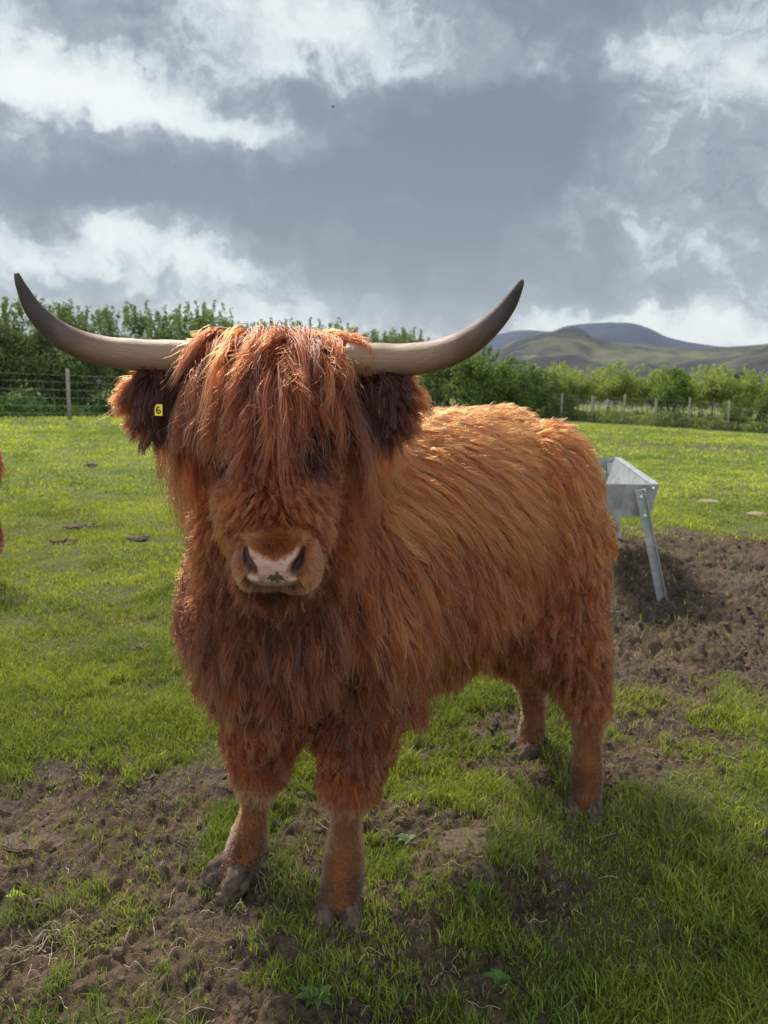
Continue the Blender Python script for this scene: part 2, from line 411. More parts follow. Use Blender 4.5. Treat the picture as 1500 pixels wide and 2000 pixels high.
# ------------------------------------------------------------------ far hills
def hill(name, prof, r_base, z_base, r_ridge, seed, m, label, rough=1.0, naz=420, nr=150):
    prof = sorted(prof)
    az = np.linspace(R(-75), R(75), naz)
    pa = [math.atan2(DIR(p, 735).x, DIR(p, 735).y) for p, q in prof]
    pe = [math.atan2(DIR(p, q).z, math.hypot(DIR(p, q).x, DIR(p, q).y)) for p, q in prof]
    el = np.interp(az, pa, pe)
    rr = np.linspace(0, 1.35, nr); A, Q = np.meshgrid(az, rr)
    Rr = r_base + (r_ridge - r_base) * Q
    Hr = r_ridge * np.tan(np.interp(A, az, el)) + CAMZ
    prof_q = np.where(Q < 1, sstep(0, 1, Q) * .55 + Q * .45, 1 - (Q - 1) * 1.6)
    X, Y = np.sin(A) * Rr, np.cos(A) * Rr; P = np.column_stack([X.ravel(), Y.ravel()])
    k = 1.0 / r_ridge
    nz = (fbm(P, 7 * k, 5, seed, .55) * .20 + (1 - np.abs(fbm(P, 12 * k, 5, seed + 50))) * .26 - .19).reshape(A.shape)
    bump = np.sin(np.clip(Q, 0, 1) * np.pi) ** .8
    Z = z_base + (Hr - z_base) * prof_q + (Hr - z_base) * nz * bump * 1.2 * rough
    Z += (Hr - z_base) * .04 * (fbm(P, 60 * k, 3, seed + 9)).reshape(A.shape) * (bump + .15)
    i = np.arange(nr - 1)[:, None] * naz; j = np.arange(naz - 1)
    F = np.stack([i + j, i + j + 1, i + naz + j + 1, i + naz + j], -1).reshape(-1, 4)[:, ::-1]
    o = mesh_np(name, np.column_stack([P, Z.ravel()]), F, m)
    tag(o, label, 'hill', kind='structure')
    return o, (lambda a, q: (float(np.interp(a, az, el))))
def m_hill(name, cols, s1, s2):
    m, t, b = mat(name, 1.0, .1)
    g = t.node('ShaderNodeTexCoord').outputs['Object']
    mp = t.node('ShaderNodeMapping'); t.put(mp.inputs[0], g); mp.inputs['Rotation'].default_value = (0, 0, .5); mp.inputs['Scale'].default_value = (1, 1, 3.0)
    n = t.noise(mp.outputs[0], s1, 8, .62, .6); n2 = t.noise(g, s2, 6, .65)
    f = t.math('ADD', t.math('MULTIPLY', n.outputs[0], .65), t.math('MULTIPLY', n2.outputs[0], .35))
    t.put(b.inputs['Base Color'], t.ramp(f, [(.36, cols[0]), (.48, cols[1]), (.62, cols[2])])); MAT[name] = m
m_hill('shaded_heather', [(.010, .018, .042), (.016, .028, .060), (.030, .042, .070)], .0012, .006)  # dark blue base: cloud shadow painted into the heather colour
m_hill('shaded_fell_grass', [(.012, .016, .028), (.040, .044, .044), (.115, .112, .068)], .004, .02)  # shade on the fellside is put into these darkened colours
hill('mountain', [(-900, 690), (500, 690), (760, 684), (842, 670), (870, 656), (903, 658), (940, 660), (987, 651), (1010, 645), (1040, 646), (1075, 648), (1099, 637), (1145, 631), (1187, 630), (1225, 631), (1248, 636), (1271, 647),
      (1295, 658), (1337, 668), (1397, 677), (1600, 690), (2600, 700)], 2900, -30, 5000, 5, MAT['shaded_heather'], 'dark blue mountain with a flat rounded summit under the clouds', .5)
hill('hill', [(-900, 720), (600, 718), (850, 712), (968, 689), (1005, 670), (1061, 658), (1122, 652), (1155, 663), (1201, 672), (1267, 678), (1330, 681), (1402, 680), (1453, 675), (1500, 671), (1650, 655), (2100, 640), (2600, 660)],
      620, -32, 2500, 15, MAT['shaded_fell_grass'], 'olive green and grey fellside in front of the dark mountain')

# ------------------------------------------------------------------ foliage
def leaf_mesh(name, cen, size, col, up=.3):
    n = len(cen); a = rng.normal(size=(n, 3)); a[:, 2] += up; a /= np.linalg.norm(a, axis=1)[:, None]
    b = np.cross(a, rng.normal(size=(n, 3))); b /= np.linalg.norm(b, axis=1)[:, None]
    s = size[:, None]
    V = np.stack([cen - a * s, cen + b * s * .55, cen + a * s, cen - b * s * .55], 1).reshape(-1, 3)
    F = np.arange(n * 4).reshape(-1, 4)
    me = bpy.data.meshes.new(name)
    o = mesh_np(name, V, F, MAT['leaf'], smooth=False)
    attr(o.data, 'col', 'FLOAT_COLOR', 'POINT', np.repeat(np.column_stack([col, np.ones(n)]), 4, 0))
    return o
def crown_pts(n, w, h, z0, ncl, seed, sprigs=10, ragged=.25, flat=1.0):
    g = np.random.default_rng(seed); cs = []
    while len(cs) < ncl:
        p = g.uniform(-1, 1, 3)
        if np.linalg.norm(p) < 1 and (np.linalg.norm(p) > .35 or g.random() < .3): cs.append(p)
    cs = np.array(cs) * np.array([w / 2, w / 2 * flat, h / 2]) * .82 + np.array([0, 0, z0 + h / 2])
    rad = g.uniform(.55, 1.2, ncl) * ragged * (w + h) / 2 * .8
    idx = g.integers(0, ncl, n); d = g.normal(size=(n, 3)); d /= np.linalg.norm(d, axis=1)[:, None]
    P = cs[idx] + d * (rad[idx] * g.uniform(.2, 1, n) ** .6)[:, None]
    ex = []
    for k in range(sprigs):
        a = g.uniform(0, 2 * np.pi); rr = g.uniform(0, .48) * w; bx, by = np.cos(a) * rr, np.sin(a) * rr * flat
        zt = z0 + h * (.72 + .2 * (1 - (rr / (w * .5)) ** 2)); L = g.uniform(.25, .65) * h * .38
        m = int(22 + L * 40); t = g.uniform(0, 1, m)
        ex.append(np.column_stack([bx + t * g.normal() * .12 + g.normal(size=m) * .035, by + t * g.normal() * .12 + g.normal(size=m) * .035, zt + t * L]))
    if ex: P = np.vstack([P] + ex)
    P[:, 2] = np.maximum(P[:, 2], .05)
    return P, idx
def make_tree(name, w, h, z0, nl, ncl, seed, c0, c1, leaf=.06, trunk_r=.05, sprigs=10, ragged=.25, stems=3):
    root = empty(name)
    P, idx = crown_pts(nl, w, h, z0, ncl, seed, sprigs, ragged)
    g = np.random.default_rng(seed + 1); n = len(P)
    kc = g.uniform(0, 1, ncl); k = np.concatenate([kc[idx], g.uniform(.4, 1, n - len(idx))]) * .6 + g.uniform(0, .4, n)
    col = np.array(c0) * (1 - k[:, None]) + np.array(c1) * k[:, None]
    cr = leaf_mesh('crown', P, leaf * g.uniform(.6, 1.3, n), col); cr.parent = root
    mb = MB()
    for s in range(stems):
        a = g.uniform(0, 6.28); o = .08 * (s > 0)
        p0 = Vector((math.cos(a) * o, math.sin(a) * o, -.05)); tip = Vector((math.cos(a) * w * .22 * (s > 0), math.sin(a) * w * .22 * (s > 0), z0 + h * .7))
        mid = p0.lerp(tip, .5) + Vector(g.normal(size=3) * .04)
        mb.tube([p0, mid, tip], [trunk_r, trunk_r * .7, trunk_r * .2], 7)
        for q in range(5):
            b0 = mid.lerp(tip, g.uniform(-.2, .8)); d = Vector((g.normal(), g.normal(), abs(g.normal()) * .7 + .3)).normalized() * w * .3
            mb.tube([b0, b0 + d * .5 + Vector((0, 0, .03)), b0 + d], [trunk_r * .45, trunk_r * .3, trunk_r * .1], 5)
    mb.build('trunk', MAT['bark'], root)
    return root
dkA, dkB = (.050, .088, .028), (.24, .31, .10)
hedgeP = [make_tree('hedge_tree', 2.9, 2.95, .15, 8200, 34, 100 + s, dkA, dkB, .055, .05, 16, .20) for s in range(3)]
spots = []
A0, A1 = Vector((-14.5, 17.0)), Vector((3.4, 49.0))
nh = 36
for k in range(nh):
    t = (k + .5) / nh; t = t ** 1.15; p = A0.lerp(A1, t); spots.append((p.x + random.uniform(-.3, .3), p.y + random.uniform(-.3, .3), random.uniform(.86, 1.0) * (1 + .22 * t)))
HL = ['tall ragged hawthorn in the hedgerow behind the left horn', 'dense dark tree of the hedgerow running behind the cow']
nused = {0: 0, 1: 0, 2: 0}
def place(protos, cnt, x, y, s, rz, label=None, cat=None, group=None, sz=None):
    k = cnt % len(protos); o = protos[k] if cnt < len(protos) else copy_tree(protos[k])
    o.location = (x, y, float(base_z(np.array([x]), np.array([y]))[0]) - .03); o.rotation_euler = (0, 0, rz); o.scale = (s, s, sz or s)
    if label: tag(o, label, cat, group)
    return o
for k, (x, y, s) in enumerate(spots):
    place(hedgeP, k, x, y, s, random.uniform(0, 6.28), 'tall dark green hawthorn standing in the hedgerow beyond the left fence', 'hedgerow tree', 'hawthorns of the tall hedgerow', sz=s * random.uniform(1.0, 1.15))
# rounder dark bushes right of the head
rb = [make_tree('bush', 2.6, 2.5, .2, 5200, 22, 130 + s, (.040, .075, .018), (.23, .32, .07), .065, .05, 5, .24) for s in range(2)]
RB = [(2.7, 39.5, 1.2), (3.8, 38.0, 1.2), (4.9, 37.0, 1.15), (5.9, 36.5, 1.0), (6.9, 36.5, .9), (7.8, 36.8, .78), (8.7, 36.6, .68), (3.4, 42, 1.3)]
for k, (x, y, s) in enumerate(RB):
    place(rb, k, x, y, s, random.uniform(0, 6.28), 'rounded dark green bush in the clump above the back of the cow', 'bush', 'round bushes between the hedgerow and the young trees')
# the young planted trees
yt = [make_tree('young_tree', 1.25, 1.6, .85, 1500, 9, 160 + s, (.15, .21, .04), (.46, .54, .12), .055, .022, 3, .30, 1) for s in range(4)]
g = np.random.default_rng(12); cnt = 0
for row in range(3):
    for k in range(20):
        x = 8.2 + k * .62 + g.uniform(-.15, .15); y = 38.6 + row * 1.5 - (x - 8) * .22 + g.uniform(-.2, .2)
        s = g.uniform(.85, 1.15)
        place(yt, cnt, x, y, s, g.uniform(0, 6.28), 'slender young tree with pale green crown in the plantation beyond the fence', 'young tree', 'young trees of the plantation'); cnt += 1
o = make_tree('bush', 2.2, 2.3, .3, 4600, 20, 190, (.03, .065, .012), (.20, .30, .05), .06, .06, 2, .26)
o.location = (13.5, 36.2, float(base_z(np.array([13.5]), np.array([36.2]))[0])); tag(o, 'tallest rounded bush with a light green top among the young trees', 'bush')
for k, (x, y, s) in enumerate([(15.6, 34.2, .62), (16.8, 33.6, .70), (18.4, 33.0, .66)]):
    o = copy_tree(rb[k % 2]); o.location = (x, y, float(base_z(np.array([x]), np.array([y]))[0])); o.scale = (s, s, s * .85)
    tag(o, ['low dark bush beside the fence, first right of the tallest rounded bush', 'low dark bush beside the fence at the right edge of the photo', 'low dark bush beside the fence beyond the right edge'][k], 'bush')
# undergrowth along the fences: leafy mass nobody could count
def strip(path, n, wd, hh, c0, c1, size, seed):
    g = np.random.default_rng(seed); pts = [Vector(p) for p in path]; seg = [(pts[i + 1] - pts[i]).length for i in range(len(pts) - 1)]
    pr = np.array(seg) / sum(seg); i = g.choice(len(seg), n, p=pr); t = g.uniform(0, 1, n); a = np.array([tuple(p) for p in pts])
    P = a[i] + (a[i + 1] - a[i]) * t[:, None]; d = a[i + 1] - a[i]; nn = np.column_stack([-d[:, 1], d[:, 0]]); nn /= np.linalg.norm(nn, axis=1)[:, None]
    P = P + nn * g.uniform(0, wd, n)[:, None]
    z = base_z(P[:, 0], P[:, 1]); top = hh * (.55 + .45 * fbm(P, .9, 3, seed)); top = np.clip(top, .05, 9)
    cen = np.column_stack([P, z + g.uniform(0, 1, n) ** 1.3 * top])
    k = np.clip(.5 + .7 * fbm(P, 1.3, 3, seed + 3) + g.normal(size=n) * .2, 0, 1)[:, None]
    return cen, size * g.uniform(.6, 1.4, n), np.array(c0) * (1 - k) + np.array(c1) * k
parts = [strip([(-15, 14.2), (-9.5, 19.2), (2.6, 41.5)], 30000, 2.6, .85, (.020, .050, .012), (.075, .145, .028), .06, 1),
         strip([(2.6, 40), (8.4, 35.5), (13.5, 33.4), (21, 30.2)], 26000, 3.2, .85, (.07, .105, .030), (.26, .32, .08), .065, 2)]
o = leaf_mesh('undergrowth', *[np.concatenate([p[i] for p in parts]) for i in range(3)], up=1.0)
tag(o, 'dark green undergrowth of nettles and long grass under hedge and fences', 'undergrowth', kind='stuff')
# woods far away on the fell
def wood(px, py, dist, w, h, n, label):
    d = DIR(px, py); t = dist / math.hypot(d.x, d.y); c = Vector((0, 0, CAMZ)) + d * t
    g = np.random.default_rng(int(px)); P = g.normal(size=(n, 3)); P /= np.linalg.norm(P, axis=1)[:, None]; 
    lump = 1 + .35 * fbm(P + px, 2.2, 3, 3); P = P * (g.uniform(.6, 1, n) * lump)[:, None] * np.array([w / 2, w / 2, h / 2])
    k = g.uniform(0, 1, n)[:, None]
    o = leaf_mesh('distant_wood', P + np.array(c), np.full(n, w * .045), np.array((.012, .028, .022)) * (1 - k) + np.array((.035, .06, .04)) * k)
    tag(o, label, 'wood', kind='stuff')
wood(1442, 742, 640, 26, 9, 1500, 'dark wood of conifers low on the distant fellside')
wood(1475, 766, 600, 18, 11, 1500, 'darker wood lower down the fellside at the right edge')
print('trees', round(time.time() - T0, 1))

# ------------------------------------------------------------------ fences
def fence(name, path, gap, hp, label, wires=(.15, .32, .5, .68, .86, 1.02), rad=.05):
    root = empty(name, (path[0][0], path[0][1], 0)); pts = [Vector(p) for p in path]; tops = []
    off = root.location.copy(); g = np.random.default_rng(3)
    for a, b in zip(pts, pts[1:]):
        n = max(1, round((b - a).length / gap))
        for i in range(n):
            tops.append(a.lerp(b, i / n))
    tops.append(pts[-1]); L = []
    for p in tops:
        z = float(base_z(np.array([p.x]), np.array([p.y]))[0]); h = hp * g.uniform(.94, 1.06); r = rad * g.uniform(.85, 1.15); lean = Vector((g.normal() * .02, g.normal() * .02, 0))
        q = Vector((p.x, p.y, z)) - off
        MB().tube([q - Vector((0, 0, .1)), q + Vector((0, 0, h * .5)) + lean * .5, q + Vector((0, 0, h)) + lean, q + Vector((0, 0, h + .02)) + lean], [r, r, r * .96, r * .6], 9).build('post', MAT['post_wood'], root)
        L.append(q)
    w = MB()
    for hgt in wires:
        w.tube([q + Vector((0, -rad - .005, hgt * hp / 1.1)) for q in L], .004, 4)
    for a, b in zip(L, L[1:]):
        n = int((b - a).length / .3)
        for i in range(1, n):
            q = a.lerp(b, i / n); w.tube([q + Vector((0, -rad - .005, .1)), q + Vector((0, -rad - .005, .9 * hp / 1.1))], .003, 3, cap=False)
    w.build('wire_netting', MAT['wire'], root)
    tag(root, label, 'fence'); return root
fence('wire_fence', [(-19.5, 9.0), (-14.0, 14.6), (-8.12, 19.95), (-2.5, 28.5), (3.0, 38.5)], 3.0, 1.22, 'weathered post and wire netting fence in front of the tall hedgerow')
fence('wire_fence', [(2.6, 39.0), (8.2, 35.8), (13.3, 33.7), (20.5, 30.6), (30, 26)], 1.55, 1.25, 'post and wire fence along the plantation of young trees', rad=.045)
# ------------------------------------------------------------------ feed trough
def trough():
    root = empty('feed_trough', (1.55, 4.62, gz1(1.55, 4.62)))
    nr_ = PW(1287, 947, 4.62); fr = PW(1212, 895, 6.25)
    org = root.location.copy(); ax = Vector((fr.x - nr_.x, fr.y - nr_.y, 0)); Lg = ax.length; ax.normalize(); sx = Vector((-ax.y, ax.x, 0))  # sx points left
    zt = nr_.z; dz = fr.z - nr_.z; Wd = .56; D = .185
    def P(u, s, z): return Vector((nr_.x, nr_.y, 0)) + ax * (u * Lg) + sx * s + Vector((0, 0, z + dz * u)) - org
    th = .004
    def plate(bm, quad, nrm):
        nv = Vector(nrm).normalized() * th; v = [bm.verts.new(p) for p in quad] + [bm.verts.new(p + nv) for p in quad]
        for f in ((0, 1, 2, 3), (7, 6, 5, 4), (0, 4, 5, 1), (1, 5, 6, 2), (2, 6, 7, 3), (3, 7, 4, 0)): bm.faces.new([v[i] for i in f])
    mb = MB(); t1 = .055; t2 = .085
    # sloping sides, bottom, flat rims
    plate(mb.bm, [P(0, .045, zt), P(1, .045, zt), P(1, t2 + .03, zt - D), P(0, t2 + .03, zt - D)], -sx)
    plate(mb.bm, [P(0, Wd - .045, zt), P(1, Wd - .045, zt), P(1, Wd - t2 - .03, zt - D), P(0, Wd - t2 - .03, zt - D)], sx)
    plate(mb.bm, [P(0, t2 + .03, zt - D), P(1, t2 + .03, zt - D), P(1, Wd - t2 - .03, zt - D), P(0, Wd - t2 - .03, zt - D)], (0, 0, -1))
    mb.build('basin', MAT['galvanised'], root, smooth=False)
    for s0, s1 in ((0, .05), (Wd - .05, Wd)):
        m2 = MB(); plate(m2.bm, [P(-.003, s0, zt + .003), P(1.003, s0, zt + .003), P(1.003, s1, zt + .003), P(-.003, s1, zt + .003)], (0, 0, 1)); m2.build('rim', MAT['galvanised'], root, smooth=False)
    for u, sg in ((0, -1), (1, 1)):
        m2 = MB(); uu = u + sg * .004
        plate(m2.bm, [P(uu, 0, zt + .001), P(uu, Wd, zt + .001), P(uu, Wd - .045, zt - D - .012), P(uu, .045, zt - D - .012)], ax * sg)
        ep = m2.build('end_panel', MAT['galvanised_dull'], root, smooth=False)
        if u == 0:
            for (s, z) in ((.30, zt - D + .01), (.45, zt - D + .01), (.035, zt - .02)):
                b = P(uu - .006, s, z); MB().tube([b, b - ax * .012, b - ax * .014], [.009, .009, .004], 10).build('bolt', MAT['bolt'], ep)
    # legs of angle iron, splayed outwards
    for u, top, foot in ((0, PW(1248, 955, 4.60), PW(1297, 1163, 4.64)), (1, PW(1193, 905, 6.22), PW(1211, 1057, 6.24))):
        for side in (0, 1):
            if side: 
                cen = (Vector((nr_.x, nr_.y, 0)) + ax * (u * Lg) + sx * Wd / 2)
                def mir(p): d = (p - Vector((cen.x, cen.y, p.z))).dot(sx); return p - sx * 2 * d
                a, b = mir(top), mir(foot)
            else: a, b = top.copy(), foot.copy()
            sg = -1 if u == 0 else 1
            b.z = gz1(b.x, b.y) - .05
            off_ = ax * sg * .03 * (1 if u == 0 else 1); a = a + off_ - org; b = b + off_ - org
            lm = MB(); d = (b - a).normalized(); w_ = sx.cross(d).cross(d).normalized(); side_v = (sx - d * sx.dot(d)).normalized()
            def bar(off0, v1, v2):
                q = [a + off0, a + off0 + v1, a + off0 + v1 + v2, a + off0 + v2]; q2 = [p + (b - a) for p in q]
                vs = [lm.bm.verts.new(p) for p in q + q2]
                for f in ((0, 1, 2, 3), (7, 6, 5, 4), (0, 4, 5, 1), (1, 5, 6, 2), (2, 6, 7, 3), (3, 7, 4, 0)): lm.bm.faces.new([vs[i] for i in f])
            axp = (ax * sg - d * (ax * sg).dot(d)).normalized()
            bar(-side_v * .028, side_v * .056, axp * .005); bar(-side_v * .028 + axp * .0055, side_v * .005, axp * .03)
            lg = lm.build('leg', MAT['galvanised_dull'] if 0 else MAT['galvanised'], root, smooth=False)
            if u == 0 and side == 0:
                for f_ in (.06, .21):
                    q = a.lerp(b, f_); MB().tube([q, q - ax * .014, q - ax * .016], [.012, .012, .005], 10).build('bolt', MAT['bolt'], lg)
    tag(root, 'galvanised metal feed trough on splayed legs standing in the churned mud', 'feed trough')
trough()
print('fence, trough', round(time.time() - T0, 1))
# ------------------------------------------------------------------ the highland cow
def blob(bm, c, r):
    r = (r, r, r) if not hasattr(r, '__len__') else r
    o = bmesh.ops.create_icosphere(bm, subdivisions=3, radius=1.0)
    for v in o['verts']: v.co = Vector((v.co.x * r[0], v.co.y * r[1], v.co.z * r[2])) + Vector(c)
def chain(bm, pts, rad, step=.35):
    for (a, b), (ra, rb_) in zip(zip(pts, pts[1:]), zip(rad, rad[1:])):
        a, b = Vector(a), Vector(b); n = max(2, int((b - a).length / (min(ra, rb_) * step)))
        for i in range(n + 1):
            t = i / n; t2 = t * t * (3 - 2 * t); blob(bm, a.lerp(b, t), ra * (1 - t2) + rb_ * t2)
AX = Vector((.79, .61, 0))            # backwards along the body
HEAD = dict(poll=PW(538, 752, 1.53), brow=PW(538, 815, 1.48), eyes=PW(538, 865, 1.43), mid=PW(538, 970, 1.36), muz=PW(538, 1058, 1.29))
LEGS = {'fl': [PW(718, 1290, 1.86), PW(700, 1400, 1.84), PW(682, 1520, 1.81), PW(676, 1600, 1.80), PW(672, 1690, 1.79), PW(666, 1748, 1.778)],
        'fr': [PW(500, 1240, 2.02), PW(507, 1370, 1.99), PW(507, 1500, 1.95), PW(498, 1580, 1.94), PW(482, 1660, 1.92), PW(462, 1708, 1.90)],
        'bl': [PW(1070, 1050, 2.30), PW(1075, 1180, 2.24), PW(1150, 1350, 2.34), PW(1148, 1450, 2.30), PW(1146, 1525, 2.27), PW(1142, 1562, 2.25)],
        'br': [PW(1000, 1050, 2.60), PW(985, 1180, 2.55), PW(1040, 1300, 2.72), PW(1042, 1385, 2.68), PW(1038, 1438, 2.66), PW(1030, 1460, 2.64)]}
LR = {'fl': [.11, .078, .056, .035, .048, .052], 'fr': [.12, .078, .056, .036, .050, .052], 'bl': [.165, .12, .056, .043, .050, .050], 'br': [.165, .12, .054, .042, .048, .048]}
def body_mesh():
    bm = bmesh.new()
    H = HEAD
    # head
    chain(bm, [H['poll'], H['brow'], H['eyes'], H['mid'], H['muz'] + Vector((0, .022, .004))], [.074, .098, .098, .082, .060])
    chain(bm, [H['poll'] + Vector((-.10, 0, .03)), H['poll'] + Vector((.10, 0, .03))], [.045, .045])
    chain(bm, [PW(538, 930, 1.50), PW(537, 1070, 1.38)], [.092, .056])
    blob(bm, PW(538, 1100, 1.33), (.048, .05, .026))
    for s in (-1, 1):
        blob(bm, H['eyes'] + Vector((s * .055, .05, -.03)), (.050, .07, .085))
        chain(bm, [H['eyes'] + Vector((s * .068, -.050, .012)), H['eyes'] + Vector((s * .086, -.042, .004))], [.028, .024])
    # neck and trunk
    chain(bm, [PW(540, 830, 1.62), PW(545, 890, 1.75), PW(560, 900, 1.90)], [.125, .185, .22])
    chain(bm, [PW(535, 1000, 1.60), PW(530, 1180, 1.76), PW(540, 1270, 1.84)], [.13, .17, .165])
    sh = Vector((-.19, 1.94, .90)); md = Vector((.10, 2.16, .90)); rp = Vector((.335, 2.365, .965))
    n = 26
    for i in range(n + 1):
        t = i / n
        if t < .5: k = t * 2; c = sh.lerp(md, k); rx = .235 + .02 * k; rz = .30 + .02 * k
        else: k = t * 2 - 1; c = md.lerp(rp, k); rx = .255 - .065 * k * k; rz = .32 - .045 * k
        blob(bm, c, (rx, rx, rz))
    blob(bm, Vector((-.12, 1.98, 1.08)), (.15, .15, .15)); blob(bm, rp + Vector((.06, .05, -.03)), (.16, .16, .21))
    blob(bm, Vector((-.27, 2.03, .84)), (.16, .16, .25)); blob(bm, Vector((-.07, 1.85, .84)), (.15, .15, .26))
    for s_, k_ in (('bl', .5), ('br', .5)):
        blob(bm, LEGS[s_][0] + Vector((-.04, 0, .10)), (.15, .15, .24))
    for k in LEGS:
        chain(bm, LEGS[k], LR[k]); q = LEGS[k]
        tb = Vector((.25, .9, 0)).normalized() * (.022 if k[0] == 'f' else .026)
        chain(bm, [q[2] + tb, q[3] + tb * .95, q[4] + tb * .9], [.026, .015, .024])
    me = bpy.data.meshes.new('tmp'); bm.to_mesh(me); bm.free()
    o = bpy.data.objects.new('tmp', me); C.objects.link(o)
    m = o.modifiers.new('r', 'REMESH'); m.mode = 'VOXEL'; m.voxel_size = .011
    m = o.modifiers.new('s', 'SMOOTH'); m.factor = .5; m.iterations = 8
    dg = bpy.context.evaluated_depsgraph_get(); ev = o.evaluated_get(dg)
    res = bpy.data.meshes.new_from_object(ev); bpy.data.objects.remove(o); bpy.data.meshes.remove(me)
    res.name = 'body'; res.materials.clear(); res.polygons.foreach_set('use_smooth', np.ones(len(res.polygons), bool))
    return res

def mesh_arrays(me):
    me.calc_loop_triangles()
    V = np.empty(len(me.vertices) * 3, np.float32); me.vertices.foreach_get('co', V); V = V.reshape(-1, 3).astype(float)
    T = np.empty(len(me.loop_triangles) * 3, np.int32); me.loop_triangles.foreach_get('vertices', T); T = T.reshape(-1, 3)
    N = np.empty(len(me.vertices) * 3, np.float32); me.vertices.foreach_get('normal', N); N = N.reshape(-1, 3).astype(float)
    return V, T, N
def sample(V, T, N, n, wfun=None, g=None):
    a, b, c = V[T[:, 0]], V[T[:, 1]], V[T[:, 2]]
    ar = np.linalg.norm(np.cross(b - a, c - a), axis=1) / 2
    if wfun is not None: ar = ar * wfun((a + b + c) / 3, (N[T[:, 0]] + N[T[:, 1]] + N[T[:, 2]]) / 3)
    i = g.choice(len(T), n, p=ar / ar.sum()); u, v = g.random(n), g.random(n); f = u + v > 1; u[f], v[f] = 1 - u[f], 1 - v[f]
    w = 1 - u - v
    P = a[i] * w[:, None] + b[i] * u[:, None] + c[i] * v[:, None]
    Q = N[T[i, 0]] * w[:, None] + N[T[i, 1]] * u[:, None] + N[T[i, 2]] * v[:, None]
    return P, Q / np.linalg.norm(Q, axis=1)[:, None]
def unit(a): return a / np.maximum(np.linalg.norm(a, axis=-1, keepdims=True), 1e-9)

def hair_object(name, P, rad, col, m, parent):
    """P (n,k,3), rad (n,k), col (n,3)"""
    n, k = P.shape[:2]
    cu = bpy.data.hair_curves.new(name); cu.add_curves([k] * n)
    cu.points.foreach_set('position', P.astype(np.float32).ravel())
    a = cu.attributes.get('radius') or cu.attributes.new('radius', 'FLOAT', 'POINT'); a.data.foreach_set('value', rad.astype(np.float32).ravel())
    a = cu.attributes.new('haircol', 'FLOAT_COLOR', 'CURVE'); a.data.foreach_set('color', np.column_stack([col, np.ones(n)]).astype(np.float32).ravel())
    cu.materials.append(m)
    return link(name, cu, parent)

def hair_material():
    m = bpy.data.materials.new('highland_hair'); m.use_nodes = True; t = NT(m.node_tree)
    for n in list(t.n): t.n.remove(n)
    out = t.node('ShaderNodeOutputMaterial'); h = t.node('ShaderNodeBsdfHairPrincipled')
    h.parametrization = 'COLOR'
    c = t.node('ShaderNodeAttribute', attribute_name='haircol').outputs['Color']
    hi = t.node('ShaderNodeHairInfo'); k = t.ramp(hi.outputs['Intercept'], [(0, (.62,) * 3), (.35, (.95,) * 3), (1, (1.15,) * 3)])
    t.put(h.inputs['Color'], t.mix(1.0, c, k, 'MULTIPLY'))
    h.inputs['Roughness'].default_value = .38; h.inputs['Radial Roughness'].default_value = .5
    h.inputs['Random Roughness'].default_value = .3
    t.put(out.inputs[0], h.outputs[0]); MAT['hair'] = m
hair_material()

